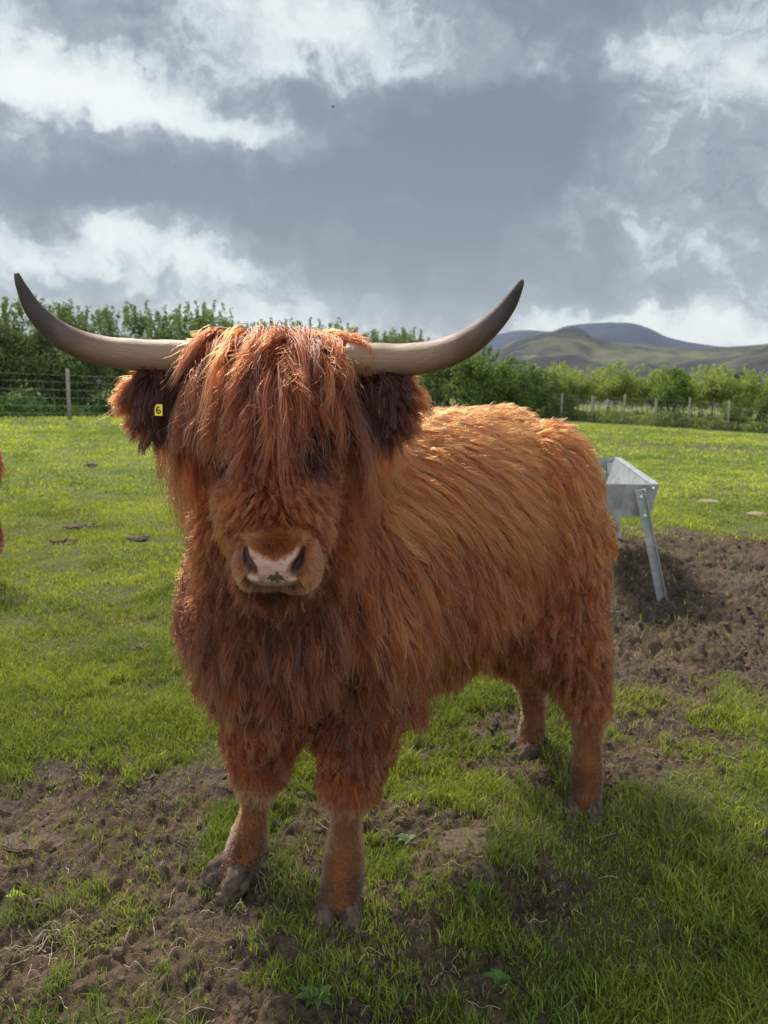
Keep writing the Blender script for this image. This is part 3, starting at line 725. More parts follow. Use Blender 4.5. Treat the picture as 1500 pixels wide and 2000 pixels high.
# groom: control points  (pos, radius_of_influence, length, comb dir, lift, gravity, wave amp, colour tone)
def groom_points():
    G = []
    def g(p, r, L, d, lift=.25, grav=.3, wave=.004, tone=.5): G.append((Vector(p), r, L, Vector(d).normalized(), lift, grav, wave, tone))
    bk = AX; dn = Vector((0, 0, -1)); lf = Vector((.61, -.79, 0)); rt = -lf
    H = HEAD
    # poll and brow: forelock handled apart; short here
    g(H['poll'], .07, .07, (0, -.6, -.5), .2, .3, .003, .45); g(H['brow'] + Vector((0, -.1, 0)), .08, .07, (0, -.3, -1), .2, .3, .003, .45)
    for s in (-1, 1):
        g(H['eyes'] + Vector((s * .105, -.02, 0)), .06, .045, (s * .35, -.2, -1), .15, .2, .003, .40)
        g(H['eyes'] + Vector((s * .11, .06, -.02)), .08, .065, (s * .1, .1, -1), .08, .25, .005, .5)
        g(H['mid'] + Vector((s * .09, -.02, 0)), .05, .060, (s * .7, .05, -1), .10, .25, .003, .62)
        g(H['mid'] + Vector((s * .04, -.09, .04)), .04, .060, (s * .7, -.2, -.8), .12, .2, .003, .64)
        g(H['muz'] + Vector((s * .06, -.02, .02)), .03, .034, (s * .9, .0, -.6), .20, .2, .002, .5)
        g(PW(538 + s * 95, 1020, 1.44), .06, .065, (s * .05, .1, -1), .08, .35, .004, .42)
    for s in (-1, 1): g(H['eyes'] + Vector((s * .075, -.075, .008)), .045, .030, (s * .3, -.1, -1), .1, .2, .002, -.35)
    g(H['eyes'] + Vector((0, -.12, -.02)), .05, .05, (0, -.3, -.8), .2, .2, .003, .45)
    g(H['mid'] + Vector((0, -.1, -.01)), .03, .035, (0, -.2, -.8), .25, .15, .003, .5)
    g(H['muz'] + Vector((0, -.04, .05)), .03, .030, (0, -.5, -.6), .2, .1, .002, .5)
    for s in (-1, 1): g(H['muz'] + Vector((s * .035, -.04, .05)), .03, .040, (s, -.35, -.35), .15, .15, .003, .55)
    g(PW(537, 1130, 1.30), .03, .030, (0, .2, -1), .2, .3, .002, -.2)  # dark tones here and next line paint the chin's shadow into the hair
    g(PW(537, 1150, 1.42), .06, .10, (0, .1, -1), .1, .4, .005, .05)
    # neck sides and mane
    for px in (400, 450): g(PW(px, 950, 1.70), .12, .14, (-.05, .1, -1), .10, .45, .010, .62)
    for px in (640, 690): g(PW(px, 950, 1.66), .12, .17, (.35, .15, -1), .15, .45, .010, .55)
    for px in (430, 540, 650): g(PW(px, 1120, 1.62), .12, .17, (0, -.05, -1), .12, .5, .012, .12)  # low chest tones, here and next row, paint the shade below the head
    for px in (400, 500, 600, 690): g(PW(px, 1250, 1.68), .12, .12, (0, -.1, -1), .12, .5, .012, .18)
    for px in (440, 540, 640): g(PW(px, 1350, 1.75), .08, .055, (0, -.05, -1), .08, .5, .010, .30)
    g(PW(540, 720, 1.75), .12, .12, (.3, .5, .1), .15, .3, .006, .65)
    g((-.12, 1.98, 1.24), .14, .16, (.8, .05, -.15), .06, .25, .006, .85)
    g((-.35, 2.08, 1.12), .12, .14, (-.2, .3, -1), .15, .4, .008, .75)
    g((-.46, 2.05, .90), .15, .16, (-.1, .2, -1), .15, .5, .010, .7)
    # back and flanks
    g((.12, 2.16, 1.25), .14, .16, (.8, .05, -.15), .05, .25, .005, .92)
    g((.36, 2.36, 1.26), .12, .11, (.8, .15, -.25), .05, .25, .005, .88)
    g((.52, 2.50, 1.10), .10, .085, (.3, .3, -.9), .05, .4, .006, .65)
    for t in (0, .33, .66, 1.0):
        b = Vector((-.19, 1.94, 0)).lerp(Vector((.40, 2.39, 0)), t) + lf * .24
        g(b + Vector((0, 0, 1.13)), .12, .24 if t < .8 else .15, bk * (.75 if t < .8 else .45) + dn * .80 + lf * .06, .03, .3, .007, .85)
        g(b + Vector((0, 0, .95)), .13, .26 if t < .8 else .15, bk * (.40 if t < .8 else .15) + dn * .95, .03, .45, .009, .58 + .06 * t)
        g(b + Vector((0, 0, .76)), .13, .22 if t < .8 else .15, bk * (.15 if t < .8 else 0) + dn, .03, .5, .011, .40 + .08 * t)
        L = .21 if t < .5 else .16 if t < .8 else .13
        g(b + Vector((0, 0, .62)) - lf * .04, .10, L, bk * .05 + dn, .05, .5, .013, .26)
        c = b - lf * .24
        g(c + Vector((0, 0, .56)), .12, L * .9, dn, .05, .5, .013, .02)  # belly hair darkened, the shade under the trunk is in its tone
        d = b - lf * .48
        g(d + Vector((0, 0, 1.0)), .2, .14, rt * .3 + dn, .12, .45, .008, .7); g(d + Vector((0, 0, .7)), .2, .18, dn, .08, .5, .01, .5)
    # thighs, legs
    for s_ in ('bl', 'br'):
        q = LEGS[s_]; tn = .58 if s_ == 'bl' else .3
        g(q[0] + Vector((.12, -.06, .05)), .12, .09, (.12, .1, -1), .08, .35, .006, tn + .1)
        g(q[0] + Vector((.14, .05, -.1)), .12, .10, (.1, .1, -1), .08, .4, .008, tn + .08)
        g(q[1] + Vector((.08, .02, 0)), .12, .11, (.15, .1, -1), .18, .4, .009, tn)
        g(q[1].lerp(q[2], .6), .10, .10, (.1, .1, -1), .2, .4, .009, tn - .05)
        g(q[2], .07, .045, (.05, .05, -1), .12, .3, .005, tn); g(q[3] + Vector((0, 0, .05)), .05, .018, (0, 0, -1), .08, .1, .001, .62)
        g(q[3] + Vector((0, 0, -.03)), .06, .006, (0, 0, -1), .08, .1, .0005, .66); g(q[4], .06, .006, (0, 0, -1), .1, .1, .0005, .5); g(q[5], .05, .006, (0, 0, -1), .1, .1, .0005, .15)
    for s_ in ('fl', 'fr'):
        q = LEGS[s_]; tn = .45
        g(q[0] + Vector((.05, -.05, 0)), .10, .085, (.1, 0, -1), .08, .4, .010, tn)
        g(q[1], .10, .085, (.1, -.02, -1), .12, .4, .009, tn)
        g(q[1].lerp(q[2], .5), .08, .085, (.15, 0, -1), .14, .35, .008, tn)
        g(q[2] + Vector((0, 0, .03)), .05, .045 if s_ == 'fl' else .030, (.1, .05, -1), .12, .3, .004, tn); g(q[2].lerp(q[3], .5), .05, .022, (0, .1, -1), .08, .1, .001, .5)
        g(q[3], .05, .009, (0, .1, -1), .08, .1, .0008, .5); g(q[4], .05, .012, (0, 0, -1), .1, .1, .0005, .45); g(q[5], .05, .006, (0, 0, -1), .1, .1, .0005, .15)
    return G
def groom_eval(P, G):
    gp = np.array([tuple(g[0]) for g in G]); gr = np.array([g[1] for g in G])
    vals = np.array([[g[2], *g[3], g[4], g[5], g[6], g[7]] for g in G]); out = np.zeros((len(P), vals.shape[1]))
    for s in range(0, len(P), 20000):
        d = np.linalg.norm(P[s:s + 20000, None] - gp[None], axis=2) / gr[None]
        w = 1 / (d ** 6 + 1e-4); w /= w.sum(1, keepdims=True); out[s:s + 20000] = w @ vals
    out[:, 1:4] = unit(out[:, 1:4]); return out
def grow(P, N, gv, bvh, K, g, under=.006, rnd=.05, thick=.11):
    """guide strands: follow the comb direction, bend down, stay outside the skin"""
    n = len(P); L = gv[:, 0] * g.uniform(.75, 1.15, n); pts = np.zeros((n, K, 3)); pts[:, 0] = P
    d = unit(gv[:, 1:4] - N * (gv[:, 1:4] * N).sum(1, keepdims=True) * .7 + N * gv[:, 4:5] + g.normal(size=(n, 3)) * rnd)
    st = L / (K - 1); dn = np.array([0, 0, -1.0])
    for k in range(1, K):
        d = unit(d + dn * gv[:, 5:6] * 2.2 / K + gv[:, 1:4] * .35 / K)
        q = pts[:, k - 1] + d * st[:, None]
        for i in range(n):
            co, no, idx, dist = bvh.find_nearest(Vector(q[i]))
            if co is None: continue
            off = Vector(q[i]) - co; s = off.dot(no); need = min(under + thick * k / K * L[i], .026)
            if s < need and (dist < .2):
                q[i] += np.array(no) * min(need - s, .5 * st[i] + .002)
        d = unit(q - pts[:, k - 1]); pts[:, k] = pts[:, k - 1] + d * st[:, None]
    return pts, L
def tones(t, g, n):
    t = np.clip(t, 0, 1)[:, None]
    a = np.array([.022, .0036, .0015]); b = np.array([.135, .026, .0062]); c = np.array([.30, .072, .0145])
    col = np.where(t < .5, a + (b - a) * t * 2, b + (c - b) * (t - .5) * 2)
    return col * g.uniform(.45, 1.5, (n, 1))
def children(guides, Lg, gv, CP, CN, K, g, clump=.48, frizz=.8, fly=.03, offs=True):
    kd = KDTree(len(guides))
    for i, p in enumerate(guides[:, 0]): kd.insert(Vector(p), i)
    kd.balance()
    idx = np.array([kd.find(Vector(p))[1] for p in CP]); n = len(CP)
    G = guides[idx]; t = np.linspace(0, 1, K)[None, :, None]
    cl = (clump * g.uniform(.5, 1.1, (n, 1, 1))) * np.clip((Lg[idx] - .012) / .07, 0, 1)[:, None, None]; fl = g.random(n) < fly; cl[fl] *= .1
    w = 1 - np.clip(cl, 0, .97) * np.sin(t * np.pi / 2) ** 1.3
    base = (CP - G[:, 0])[:, None, :]
    pts = G + base * w
    ln = g.uniform(.5, 1.0, n) ** .5 * 1.03; ln[fl] *= 1.1
    # shorten along the strand by resampling in t
    T = np.clip(t[:, :, 0] * ln[:, None], 0, 1) * (K - 1); i0 = np.clip(T.astype(int), 0, K - 2); f = (T - i0)[..., None]
    pts = np.take_along_axis(pts, np.repeat(i0[..., None], 3, 2), 1) * (1 - f) + np.take_along_axis(pts, np.repeat(i0[..., None] + 1, 3, 2), 1) * f
    # waves shared by the lock + its own frizz
    ph = g.uniform(0, 6.28, (len(guides), 3))[idx]; fr = g.uniform(1.2, 2.6, (len(guides), 1))[idx]; am = gv[idx, 6] * g.uniform(.4, 1.4, n)
    wv = np.stack([np.sin(ph[:, c:c + 1] + fr * t[:, :, 0] * 6.28) - np.sin(ph[:, c:c + 1]) for c in range(3)], -1)
    pts += wv * (am[:, None] * t[:, :, 0])[..., None]
    rw = np.cumsum(g.normal(size=(n, K, 3)), 1); rw -= rw[:, :1]
    amp = (Lg[idx] * .007 * frizz * np.where(fl, 3.0, 1.0))[:, None, None]
    pts += rw * amp * t
    return pts, idx
def coat(body, parent, bvh, V, T, N, G, n_guides, n_child, g, K=9, rad=.00125, name='coat', density=None):
    P, Nn = sample(V, T, N, n_guides, density, g); gv = groom_eval(P, G)
    # shorter hair needs more, smaller locks: thin out the guides by length
    guides, Lg = grow(P, Nn, gv, bvh, K, g)
    cP, cN = sample(V, T, N, n_child, density, g)
    pts, idx = children(guides, Lg, gv, cP, cN, K, g)
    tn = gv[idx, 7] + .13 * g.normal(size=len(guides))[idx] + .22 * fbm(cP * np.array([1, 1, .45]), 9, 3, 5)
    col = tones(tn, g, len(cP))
    lg = (sstep(.34, .24, cP[:, 2]) * .85)[:, None]; col = col * (1 - lg) + np.array([.185, .088, .044]) * g.uniform(.6, 1.4, (len(cP), 1)) * (1 + .7 * fbm(cP, 22, 3, 44))[:, None] * lg
    mudc = sstep(.165, .07, cP[:, 2] + .05 * fbm(cP, 26, 3, 9))[:, None]
    col = col * (1 - mudc) + np.array([.060, .044, .034]) * g.uniform(.6, 1.3, (len(cP), 1)) * mudc
    t = np.linspace(0, 1, K)[None]; short = np.clip(Lg[idx] / .06, .55, 1.0)[:, None]
    r = rad * (1 - .75 * t ** 2) * g.uniform(.7, 1.3, (len(cP), 1)) * short
    return hair_object(name, pts, r, col, MAT['hair'], parent)

def cow_density(c, n):
    toc = unit(np.array([0, 0, CAMZ]) - c); f = (n * toc).sum(1); w = np.where(f > -.25, 1.0, .30)
    w = w * np.where(c[:, 1] < 1.60, 2.2, 1.0)
    low = (c[:, 2] < .30) ; w = w * np.where(low, 2.2, 1.0)
    # nothing on the bare nose
    m = HEAD['muz']; w = w * np.where((np.linalg.norm(c - np.array(m + Vector((0, -.055, -.02))), axis=1) < .052), .0, 1.0)
    return w

def horn(parent, pts, rad, seed):
    n = 60; P = np.array([tuple(p) for p in pts]); s = np.linspace(0, len(pts) - 1, n)
    # catmull-rom through the points
    def cr(t):
        i = int(min(max(math.floor(t), 0), len(P) - 2)); u = t - i
        p0, p1, p2, p3 = P[max(i - 1, 0)], P[i], P[i + 1], P[min(i + 2, len(P) - 1)]
        return .5 * (2 * p1 + (p2 - p0) * u + (2 * p0 - 5 * p1 + 4 * p2 - p3) * u * u + (3 * p1 - p0 - 3 * p2 + p3) * u ** 3)
    path = [Vector(cr(t)) for t in s]; r = np.interp(s, range(len(rad)), rad)
    r = r * (1 + (.018 * np.sin(np.linspace(0, 46, n) + seed) + .014 * np.sin(np.linspace(0, 13, n) * seed)) * np.linspace(1, 0, n))
    mb = MB(); mb.tube(path, list(r), 28); o = mb.build('horn', MAT['horn'], parent)
    co = np.empty(len(o.data.vertices) * 3, np.float32); o.data.vertices.foreach_get('co', co)
    a = np.repeat(np.linspace(0, 1, n), 28); attr(o.data, 'along', 'FLOAT', 'POINT', a)
    ang = np.tile(np.arange(28), n); attr(o.data, 'uvh', 'FLOAT_VECTOR', 'POINT', np.column_stack([a * 6, np.cos(ang / 28 * 6.283), np.sin(ang / 28 * 6.283)]))
    return o, path
def m_horn():
    m, t, b = mat('horn', .42, .4)
    a = t.node('ShaderNodeAttribute', attribute_name='along').outputs['Fac']; uv = t.node('ShaderNodeAttribute', attribute_name='uvh').outputs['Vector']
    mp = t.node('ShaderNodeMapping'); t.put(mp.inputs[0], uv); mp.inputs['Scale'].default_value = (1.0, 6, 6)
    n = t.noise(mp.outputs[0], 3.0, 6, .65); n2 = t.noise(uv, 1.6, 3, .5)
    f = t.math('ADD', a, t.math('MULTIPLY', t.math('SUBTRACT', n2.outputs[0], .5), .22))
    base = t.ramp(f, [(.0, (.25, .16, .095)), (.34, (.23, .135, .084)), (.50, (.16, .085, .058)), (.64, (.075, .052, .045)), (.85, (.045, .036, .034)), (1.0, (.09, .058, .040))])
    k = t.ramp(n.outputs[0], [(.3, (.70,) * 3), (.7, (1.25,) * 3)])
    t.put(b.inputs['Base Color'], t.mix(1.0, base, k, 'MULTIPLY'))
    t.put(b.inputs['Roughness'], t.ramp(n.outputs[0], [(.3, (.35,) * 3), (.7, (.6,) * 3)]))
    bu = t.node('ShaderNodeBump'); bu.inputs['Distance'].default_value = .002; bu.inputs['Strength'].default_value = .6; t.put(bu.inputs['Height'], n.outputs[0]); t.put(b.inputs['Normal'], bu.outputs[0])
    MAT['horn'] = m
m_horn()

def hoof(parent, foot, ankle, fwd, w, seed, size=1.0, hgt=.055):
    """two claws under the pastern"""
    g = np.random.default_rng(seed); fwd = Vector((fwd[0], fwd[1], 0)).normalized(); rt = Vector((fwd.y, -fwd.x, 0)); bm = bmesh.new()
    for s in (-1, 1):
        r = bmesh.ops.create_icosphere(bm, subdivisions=4, radius=1.0)
        for v in r['verts']:
            x, y, z = v.co; z01 = (z + 1) / 2
            # claw: flat sole, slanted front wall, rounded toe
            ly = y * (.058 * (1.15 - .35 * z01)) + .018 - z01 * .022; lx = x * .031 * (1.12 - .22 * z01) * (1 - .25 * max(y, 0) ** 2) + s * (.031 + .008 * max(y, 0))
            lz = (max(z, -.45) + .45) / 1.45 * hgt * (1.15 - .35 * max(y, -1) * .5)
            nz = mnoise.noise(v.co * 3 + Vector((seed * 3.1, s, 0))) * .0075
            v.co = (rt * (lx + nz) + fwd * (ly + nz)) * size + Vector((0, 0, lz * size + nz)) + Vector((foot.x, foot.y, foot.z))
    me = bpy.data.meshes.new('hoof'); bm.to_mesh(me); bm.free(); me.polygons.foreach_set('use_smooth', np.ones(len(me.polygons), bool))
    return link('hoof', me, parent, MAT['hoof_horn'])

ZX, ZY, ZC = 800, 620, 5.357
def in_poly(px, py, poly):
    inside = np.zeros(px.shape, bool); dist = np.full(px.shape, 1e9); n = len(poly)
    for i in range(n):
        x0, y0 = poly[i]; x1, y1 = poly[(i + 1) % n]
        c = ((y0 > py) != (y1 > py)) & (px < (x1 - x0) * (py - y0) / (y1 - y0 + 1e-9) + x0); inside ^= c
        dx, dy = x1 - x0, y1 - y0; t = np.clip(((px - x0) * dx + (py - y0) * dy) / (dx * dx + dy * dy), 0, 1)
        dist = np.minimum(dist, np.hypot(px - x0 - t * dx, py - y0 - t * dy))
    return np.where(inside, dist, -dist)
def muzzle(parent):
    """the bare nose and lips, modelled as one thick rounded pad"""
    nphi, nth = 130, 220; cen = PW(543, 1090, 1.262)
    ph = np.linspace(0, 1, nphi) ** .8 * R(128); th = np.linspace(0, 2 * np.pi, nth, endpoint=False); Ph, Th = np.meshgrid(ph, th, indexing='ij')
    def se(c, e): return np.sign(c) * np.abs(c) ** e
    ex = .66; a, bv, cw = .062, .045, .050
    sx, cx = np.sin(Ph), np.cos(Ph)
    u = a * sx * se(np.cos(Th), ex); v = bv * sx * se(np.sin(Th), ex); w = cw * se(cx, .8)
    # squeeze: narrower on top
    u = u * (1 - .10 * np.clip(v / bv, 0, 1))
    S = .00086  # metres per photo pixel here
    zx = ZX + u / S * ZC - 20; zy = ZY + 10 - v / S * ZC * .88
    front = (cx > .0)
    nl = in_poly(zx, zy, [(455, 385), (490, 400), (492, 470), (520, 530), (580, 590), (605, 650), (590, 695), (520, 690), (450, 640), (425, 560), (430, 460)])
    nr = in_poly(zx, zy, [(1060, 410), (1080, 450), (1075, 560), (1050, 640), (1000, 690), (945, 690), (935, 650), (960, 590), (1020, 530), (1040, 470), (1040, 420)])
    pad = in_poly(zx, zy, [(490, 385), (560, 440), (650, 480), (720, 508), (800, 520), (900, 490), (1000, 450), (1040, 430), (1045, 480), (1020, 540), (965, 600), (935, 660), (950, 700), (1020, 720), (1030, 790), (930, 850), (800, 868), (600, 860), (480, 820), (470, 740), (500, 705), (605, 705), (600, 640), (575, 590), (510, 530), (485, 480)])
    nost = np.maximum(nl, nr) * front; dep = sstep(-26, 40, nost) * front
    w = w - dep * .024
    rimd = np.exp(-((np.maximum(nl, nr) + 38) / 34) ** 2) * front; w = w + rimd * .0055
    # philtrum hollow, pad bulge and lip edge
    w = w + sstep(0, 60, pad) * .003 * front - np.exp(-((zx - 790) / 60) ** 2 - ((zy - 520) / 60) ** 2) * .004 * front
    w = w - np.exp(-((zy - 870 - .00035 * (zx - 790) ** 2 * -1) / 14) ** 2) * .006 * front
    P3 = np.column_stack([u.ravel(), v.ravel(), w.ravel()])
    w = w + (fbm(P3, 90, 3, 3) * .0009 + fbm(P3, 260, 2, 4) * .0004).reshape(w.shape)
    nd = Vector((0, -.985, -.17)).normalized(); up = Vector((0, -.17, .985)).normalized()
    # head slants: keep front normal between camera and head axis
    V = np.array(cen)[None] + np.outer(u.ravel(), (1, 0, 0)) + np.outer(v.ravel(), tuple(up)) + np.outer(w.ravel(), tuple(nd))
    i = np.arange(nphi - 1)[:, None] * nth; j = np.arange(nth); F = np.stack([i + j, i + nth + j, i + nth + (j + 1) % nth, i + (j + 1) % nth], -1).reshape(-1, 4)
    o = mesh_np('muzzle', V, F, MAT['muzzle'], parent)
    pink = np.array([.40, .232, .168]); fur = np.array([.17, .085, .045]); dark = np.array([.085, .034, .030]); brown = np.array([.13, .06, .038]); lip = np.array([.17, .12, .06])
    n2 = fbm(P3, 60, 3, 12); zf, zz = zx.ravel(), zy.ravel(); pd = pad.ravel() + n2 * 14
    col = np.repeat(fur[None], len(P3), 0) * (1 + .25 * n2[:, None]); k = sstep(-12, 10, pd)[:, None]; col = col * (1 - k) + pink * (1 + .12 * n2[:, None]) * k
    sp = (sstep(.35, .5, fbm(P3, 170, 2, 33)) * np.exp(-((zz - 530) / 60) ** 2))[:, None] * k * .7; col = col * (1 - sp) + brown * sp
    kb = (sstep(720, 840, zz) * k[:, 0] * .6)[:, None]; col = col * (1 - kb) + lip * kb
    kd_ = sstep(.05, .8, dep.ravel())[:, None]; col = col * (1 - kd_) + dark * kd_
    # smear of chewed grass on the lip
    gq = (.85 * sstep(.25, .5, 1 - np.hypot((zf - 800) / 95, (zz - 700) / 60) + 1.3 * fbm(P3, 190, 3, 77)))[:, None]; col = col * (1 - gq) + np.array([.018, .032, .010]) * gq
    lm = sstep(868, 900, zz)[:, None]; col = col * (1 - lm) + np.array([.10, .055, .03]) * lm
    attr(o.data, 'col', 'FLOAT_COLOR', 'POINT', np.column_stack([np.clip(col, 0, 1), np.ones(len(col))]))
    # short hair on everything but the pad and nostrils
    g = np.random.default_rng(8); Vv, Tt, Nn = mesh_arrays(o.data)
    bare = np.maximum(pd, np.maximum(nl, nr).ravel() + 6); ok = (bare < -4)
    tri_ok = ok[Tt].all(1); Tt2 = Tt[tri_ok]
    if (Nn[:nth * 20].mean(0) @ np.array(nd)) < 0: Nn = -Nn
    P, Q = sample(Vv, Tt2, Nn, 24000, None, g); n = len(P)
    side = np.clip((P[:, 0] - cen.x) / .03, -1, 1); low = sstep(cen.z - .02, cen.z - .06, P[:, 2]); outer = np.clip(np.abs(P[:, 0] - cen.x) / .08, 0, 1)
    L = (.008 + .006 * outer + .006 * outer * low + .001 * low + .009 * sstep(cen.z + .024, cen.z + .045, P[:, 2])) * g.uniform(.6, 1.3, n)
    d = unit(Q * .7 + np.column_stack([side * (.5 + .6 * outer), np.zeros(n), -.45 - .5 * low + .3 * (P[:, 2] > cen.z + .02)]) + g.normal(size=(n, 3)) * .2)
    K = 5; t = np.linspace(0, 1, K)[None, :, None]; pts = P[:, None] + d[:, None] * L[:, None, None] * t + np.array([0, 0, -1.0]) * (t ** 2) * (L * .35)[:, None, None]
    tn = .70 + .20 * g.normal(size=n) - .45 * low - .30 * sstep(.6, 1, outer); col = tones(tn, g, n) * np.array([.95, 1.25, 1.8])
    wh = (low * outer > .25) & (g.random(n) < .35); col[wh] = np.array([.30, .20, .13]) * g.uniform(.7, 1.2, (wh.sum(), 1))
    hair_object('muzzle_hair', pts, np.full((n, K), .00058) * (1 - .6 * t[:, :, 0]), col, MAT['hair'], o)
    return o
def m_muzzle():
    m, t, b = mat('muzzle', .5, .35)
    c = t.node('ShaderNodeAttribute', attribute_name='col').outputs['Color']; t.put(b.inputs['Base Color'], c)
    b.inputs['Subsurface Weight'].default_value = .12; b.inputs['Subsurface Radius'].default_value = (.01, .004, .002); b.inputs['Subsurface Scale'].default_value = .5
    n = t.node('ShaderNodeTexVoronoi'); t.put(n.inputs['Vector'], t.node('ShaderNodeTexCoord').outputs['Object']); n.inputs['Scale'].default_value = 420
    bu = t.node('ShaderNodeBump'); bu.inputs['Distance'].default_value = .0008; bu.inputs['Strength'].default_value = .5; t.put(bu.inputs['Height'], n.outputs[0]); t.put(b.inputs['Normal'], bu.outputs[0]); MAT['muzzle'] = m
m_muzzle()

def strands(roots, paths_fn, g): pass
def free_locks(name, parent, bvh, specs, per, g, K=14, rad=.0006, clump=.85, spread=.012, frizz=1.0, tone=.5, tone_sd=.12, under=.006):
    """specs: list of (root, start dir, length, gravity, wave, tone)"""
    n = len(specs); P = np.array([tuple(s[0]) for s in specs]); D = unit(np.array([tuple(s[1]) for s in specs])); L = np.array([s[2] for s in specs])
    gv = np.zeros((n, 8)); gv[:, 0] = L; gv[:, 6] = [s[4] for s in specs]; gr = np.array([s[3] for s in specs]); tn = np.array([s[5] for s in specs])
    pts = np.zeros((n, K, 3)); pts[:, 0] = P; d = D.copy(); st = L / (K - 1); jit = g.normal(size=(n, 3)) * .07
    for k in range(1, K):
        d = unit(d + np.array([0, 0, -1.0]) * gr[:, None] * 3.0 / K + jit * 2 / K)
        q = pts[:, k - 1] + d * st[:, None]
        for i in range(n):
            co, no, idx, dist = bvh.find_nearest(Vector(q[i]))
            if co is None: continue
            s = (Vector(q[i]) - co).dot(no); need = under + specs[i][6] * k / K
            if s < need and dist < .15: q[i] += np.array(no) * min(need - s, st[i] * (.8 if s < 0 else .35))
        d = unit(q - pts[:, k - 1]); pts[:, k] = pts[:, k - 1] + d * st[:, None]
    idx = np.repeat(np.arange(n), per); m = len(idx); CP = P[idx] + g.normal(size=(m, 3)) * spread
    G = pts[idx]; t = np.linspace(0, 1, K)[None, :, None]; cl = clump * g.uniform(.7, 1.1, (m, 1, 1)); fl = g.random(m) < .06; cl[fl] *= .2
    w = 1 - np.clip(cl, 0, .96) * np.sin(t * np.pi / 2) ** 1.1; ch = G + (CP - G[:, 0])[:, None] * w
    ln = g.uniform(.65, 1.04, m); T = np.clip(t[:, :, 0] * ln[:, None], 0, 1) * (K - 1); i0 = np.clip(T.astype(int), 0, K - 2); f = (T - i0)[..., None]
    ch = np.take_along_axis(ch, np.repeat(i0[..., None], 3, 2), 1) * (1 - f) + np.take_along_axis(ch, np.repeat(i0[..., None] + 1, 3, 2), 1) * f
    ph = g.uniform(0, 6.28, (n, 3))[idx]; fr = g.uniform(.6, 1.5, (n, 1))[idx]; am = gv[idx, 6] * g.uniform(.85, 1.15, m)
    wv = np.stack([np.sin(ph[:, c:c + 1] + fr * t[:, :, 0] * 6.28) - np.sin(ph[:, c:c + 1]) for c in range(3)], -1); wv[..., 1] *= .5
    ch += wv * (am[:, None] * t[:, :, 0] ** .8)[..., None]
    rw = np.cumsum(g.normal(size=(m, K, 3)), 1); rw -= rw[:, :1]; ch += rw * (L[idx] * .0075 * frizz * np.where(fl, 3, 1))[:, None, None] * t
    col = tones(tn[idx] + tone_sd * g.normal(size=n)[idx], g, m)
    r = rad * (1 - .7 * t[:, :, 0] ** 2) * g.uniform(.7, 1.3, (m, 1))
    return hair_object(name, ch, r, col, MAT['hair'], parent)

def ear(parent, base, tip, seed, side):
    """furry ear: cupped leaf facing the camera"""
    base, tip = Vector(base), Vector(tip); d = (tip - base); L = d.length; d.normalize(); up = Vector((0, .15, 1)); up = (up - d * up.dot(d)).normalized(); nrm = d.cross(up) * (1 if side > 0 else -1)
    if nrm.y > 0: nrm = -nrm
    nu, nv_ = 24, 20; V = []
    for i in range(nu):
        t = i / (nu - 1); wd = (.036 + .030 * math.sin(min(t * 1.25, 1) * math.pi / 2)) * math.sqrt(max(1 - max(t - .55, 0) ** 2 / .2025, 0)) if t < .999 else .002
        for j in range(nv_):
            a = 2 * math.pi * j / nv_; x, y = math.cos(a), math.sin(a)
            cup = -.022 * (1 - x * x) * (1 if y > 0 else .0) * math.sin(min(t * 1.4, 1) * math.pi)   # hollow on the camera side
            V.append(tuple(base + d * (t * L) + up * (x * wd - .012 * t) + nrm * (y * (.016) + cup)))
    F = [(i * nv_ + j, i * nv_ + (j + 1) % nv_, (i + 1) * nv_ + (j + 1) % nv_, (i + 1) * nv_ + j) for i in range(nu - 1) for j in range(nv_)]
    o = mesh_np('ear', np.array(V), F, MAT['inner_ear'], parent)
    bm = bmesh.new(); bm.from_mesh(o.data); bmesh.ops.recalc_face_normals(bm, faces=bm.faces); bm.to_mesh(o.data); bm.free()
    g = np.random.default_rng(seed); Va, Ta, Na = mesh_arrays(o.data); P, Q = sample(Va, Ta, Na, 420, None, g)
    bv = BVHTree.FromPolygons([Vector(v) for v in Va], [tuple(t) for t in Ta]); S = []
    for p, q in zip(P, Q):
        rel = Vector(p) - base; t = rel.dot(d) / L; x = rel.dot(up) / .06; q = Vector(q); front = q.dot(nrm) > .2
        if front:    # dark inner hair, hanging
            S.append((p, q * .6 + d * .45 + Vector((0, 0, -.35)), g.uniform(.03, .065),   .55, .003, -.10 + .25 * max(t - .6, 0), g.uniform(0, .006)))
        else:
            edge = t > .72
            S.append((p, q * .5 + d * (.9 if edge else .4) + Vector((0, 0, .1 * x)), g.uniform(.035, .06) if edge else g.uniform(.04, .07), .35, .004, .62 if edge else .35, g.uniform(0, .006)))
    free_locks('ear_hair', o, bv, S, 30, g, K=9, rad=.0006, clump=.6, spread=.006, frizz=1.1)
    S = []   # long fringe falling from the lower edge
    for k in range(34):
        t = g.uniform(-.05, .75) ** 1.0; p = base + d * (t * L) - up * .045 * (1 - .2 * t) + nrm * g.uniform(-.01, .012)
        S.append((tuple(p), d * .15 + Vector((0, -.05, -1)), (.25 - .14 * t) * g.uniform(.5, 1.15), .5, .006, .34 + .25 * t, 0))
    free_locks('ear_fringe', o, bv, S, 22, g, K=12, rad=.0005, clump=.85, spread=.005, frizz=1.4)
    S = []
    for k in range(16):
        t = g.uniform(.8, 1.0); p = base + d * (t * L) + up * g.uniform(-.035, .035) * (1.3 - t)
        S.append((tuple(p), d + Vector((0, -.1, g.uniform(-.6, .3))), g.uniform(.04, .085), .3, .004, .72, 0))
    free_locks('ear_tip_hair', o, bv, S, 26, g, K=9, rad=.00045, clump=.5, spread=.006, frizz=2.0)
    return o, (base, d, up, nrm, L)

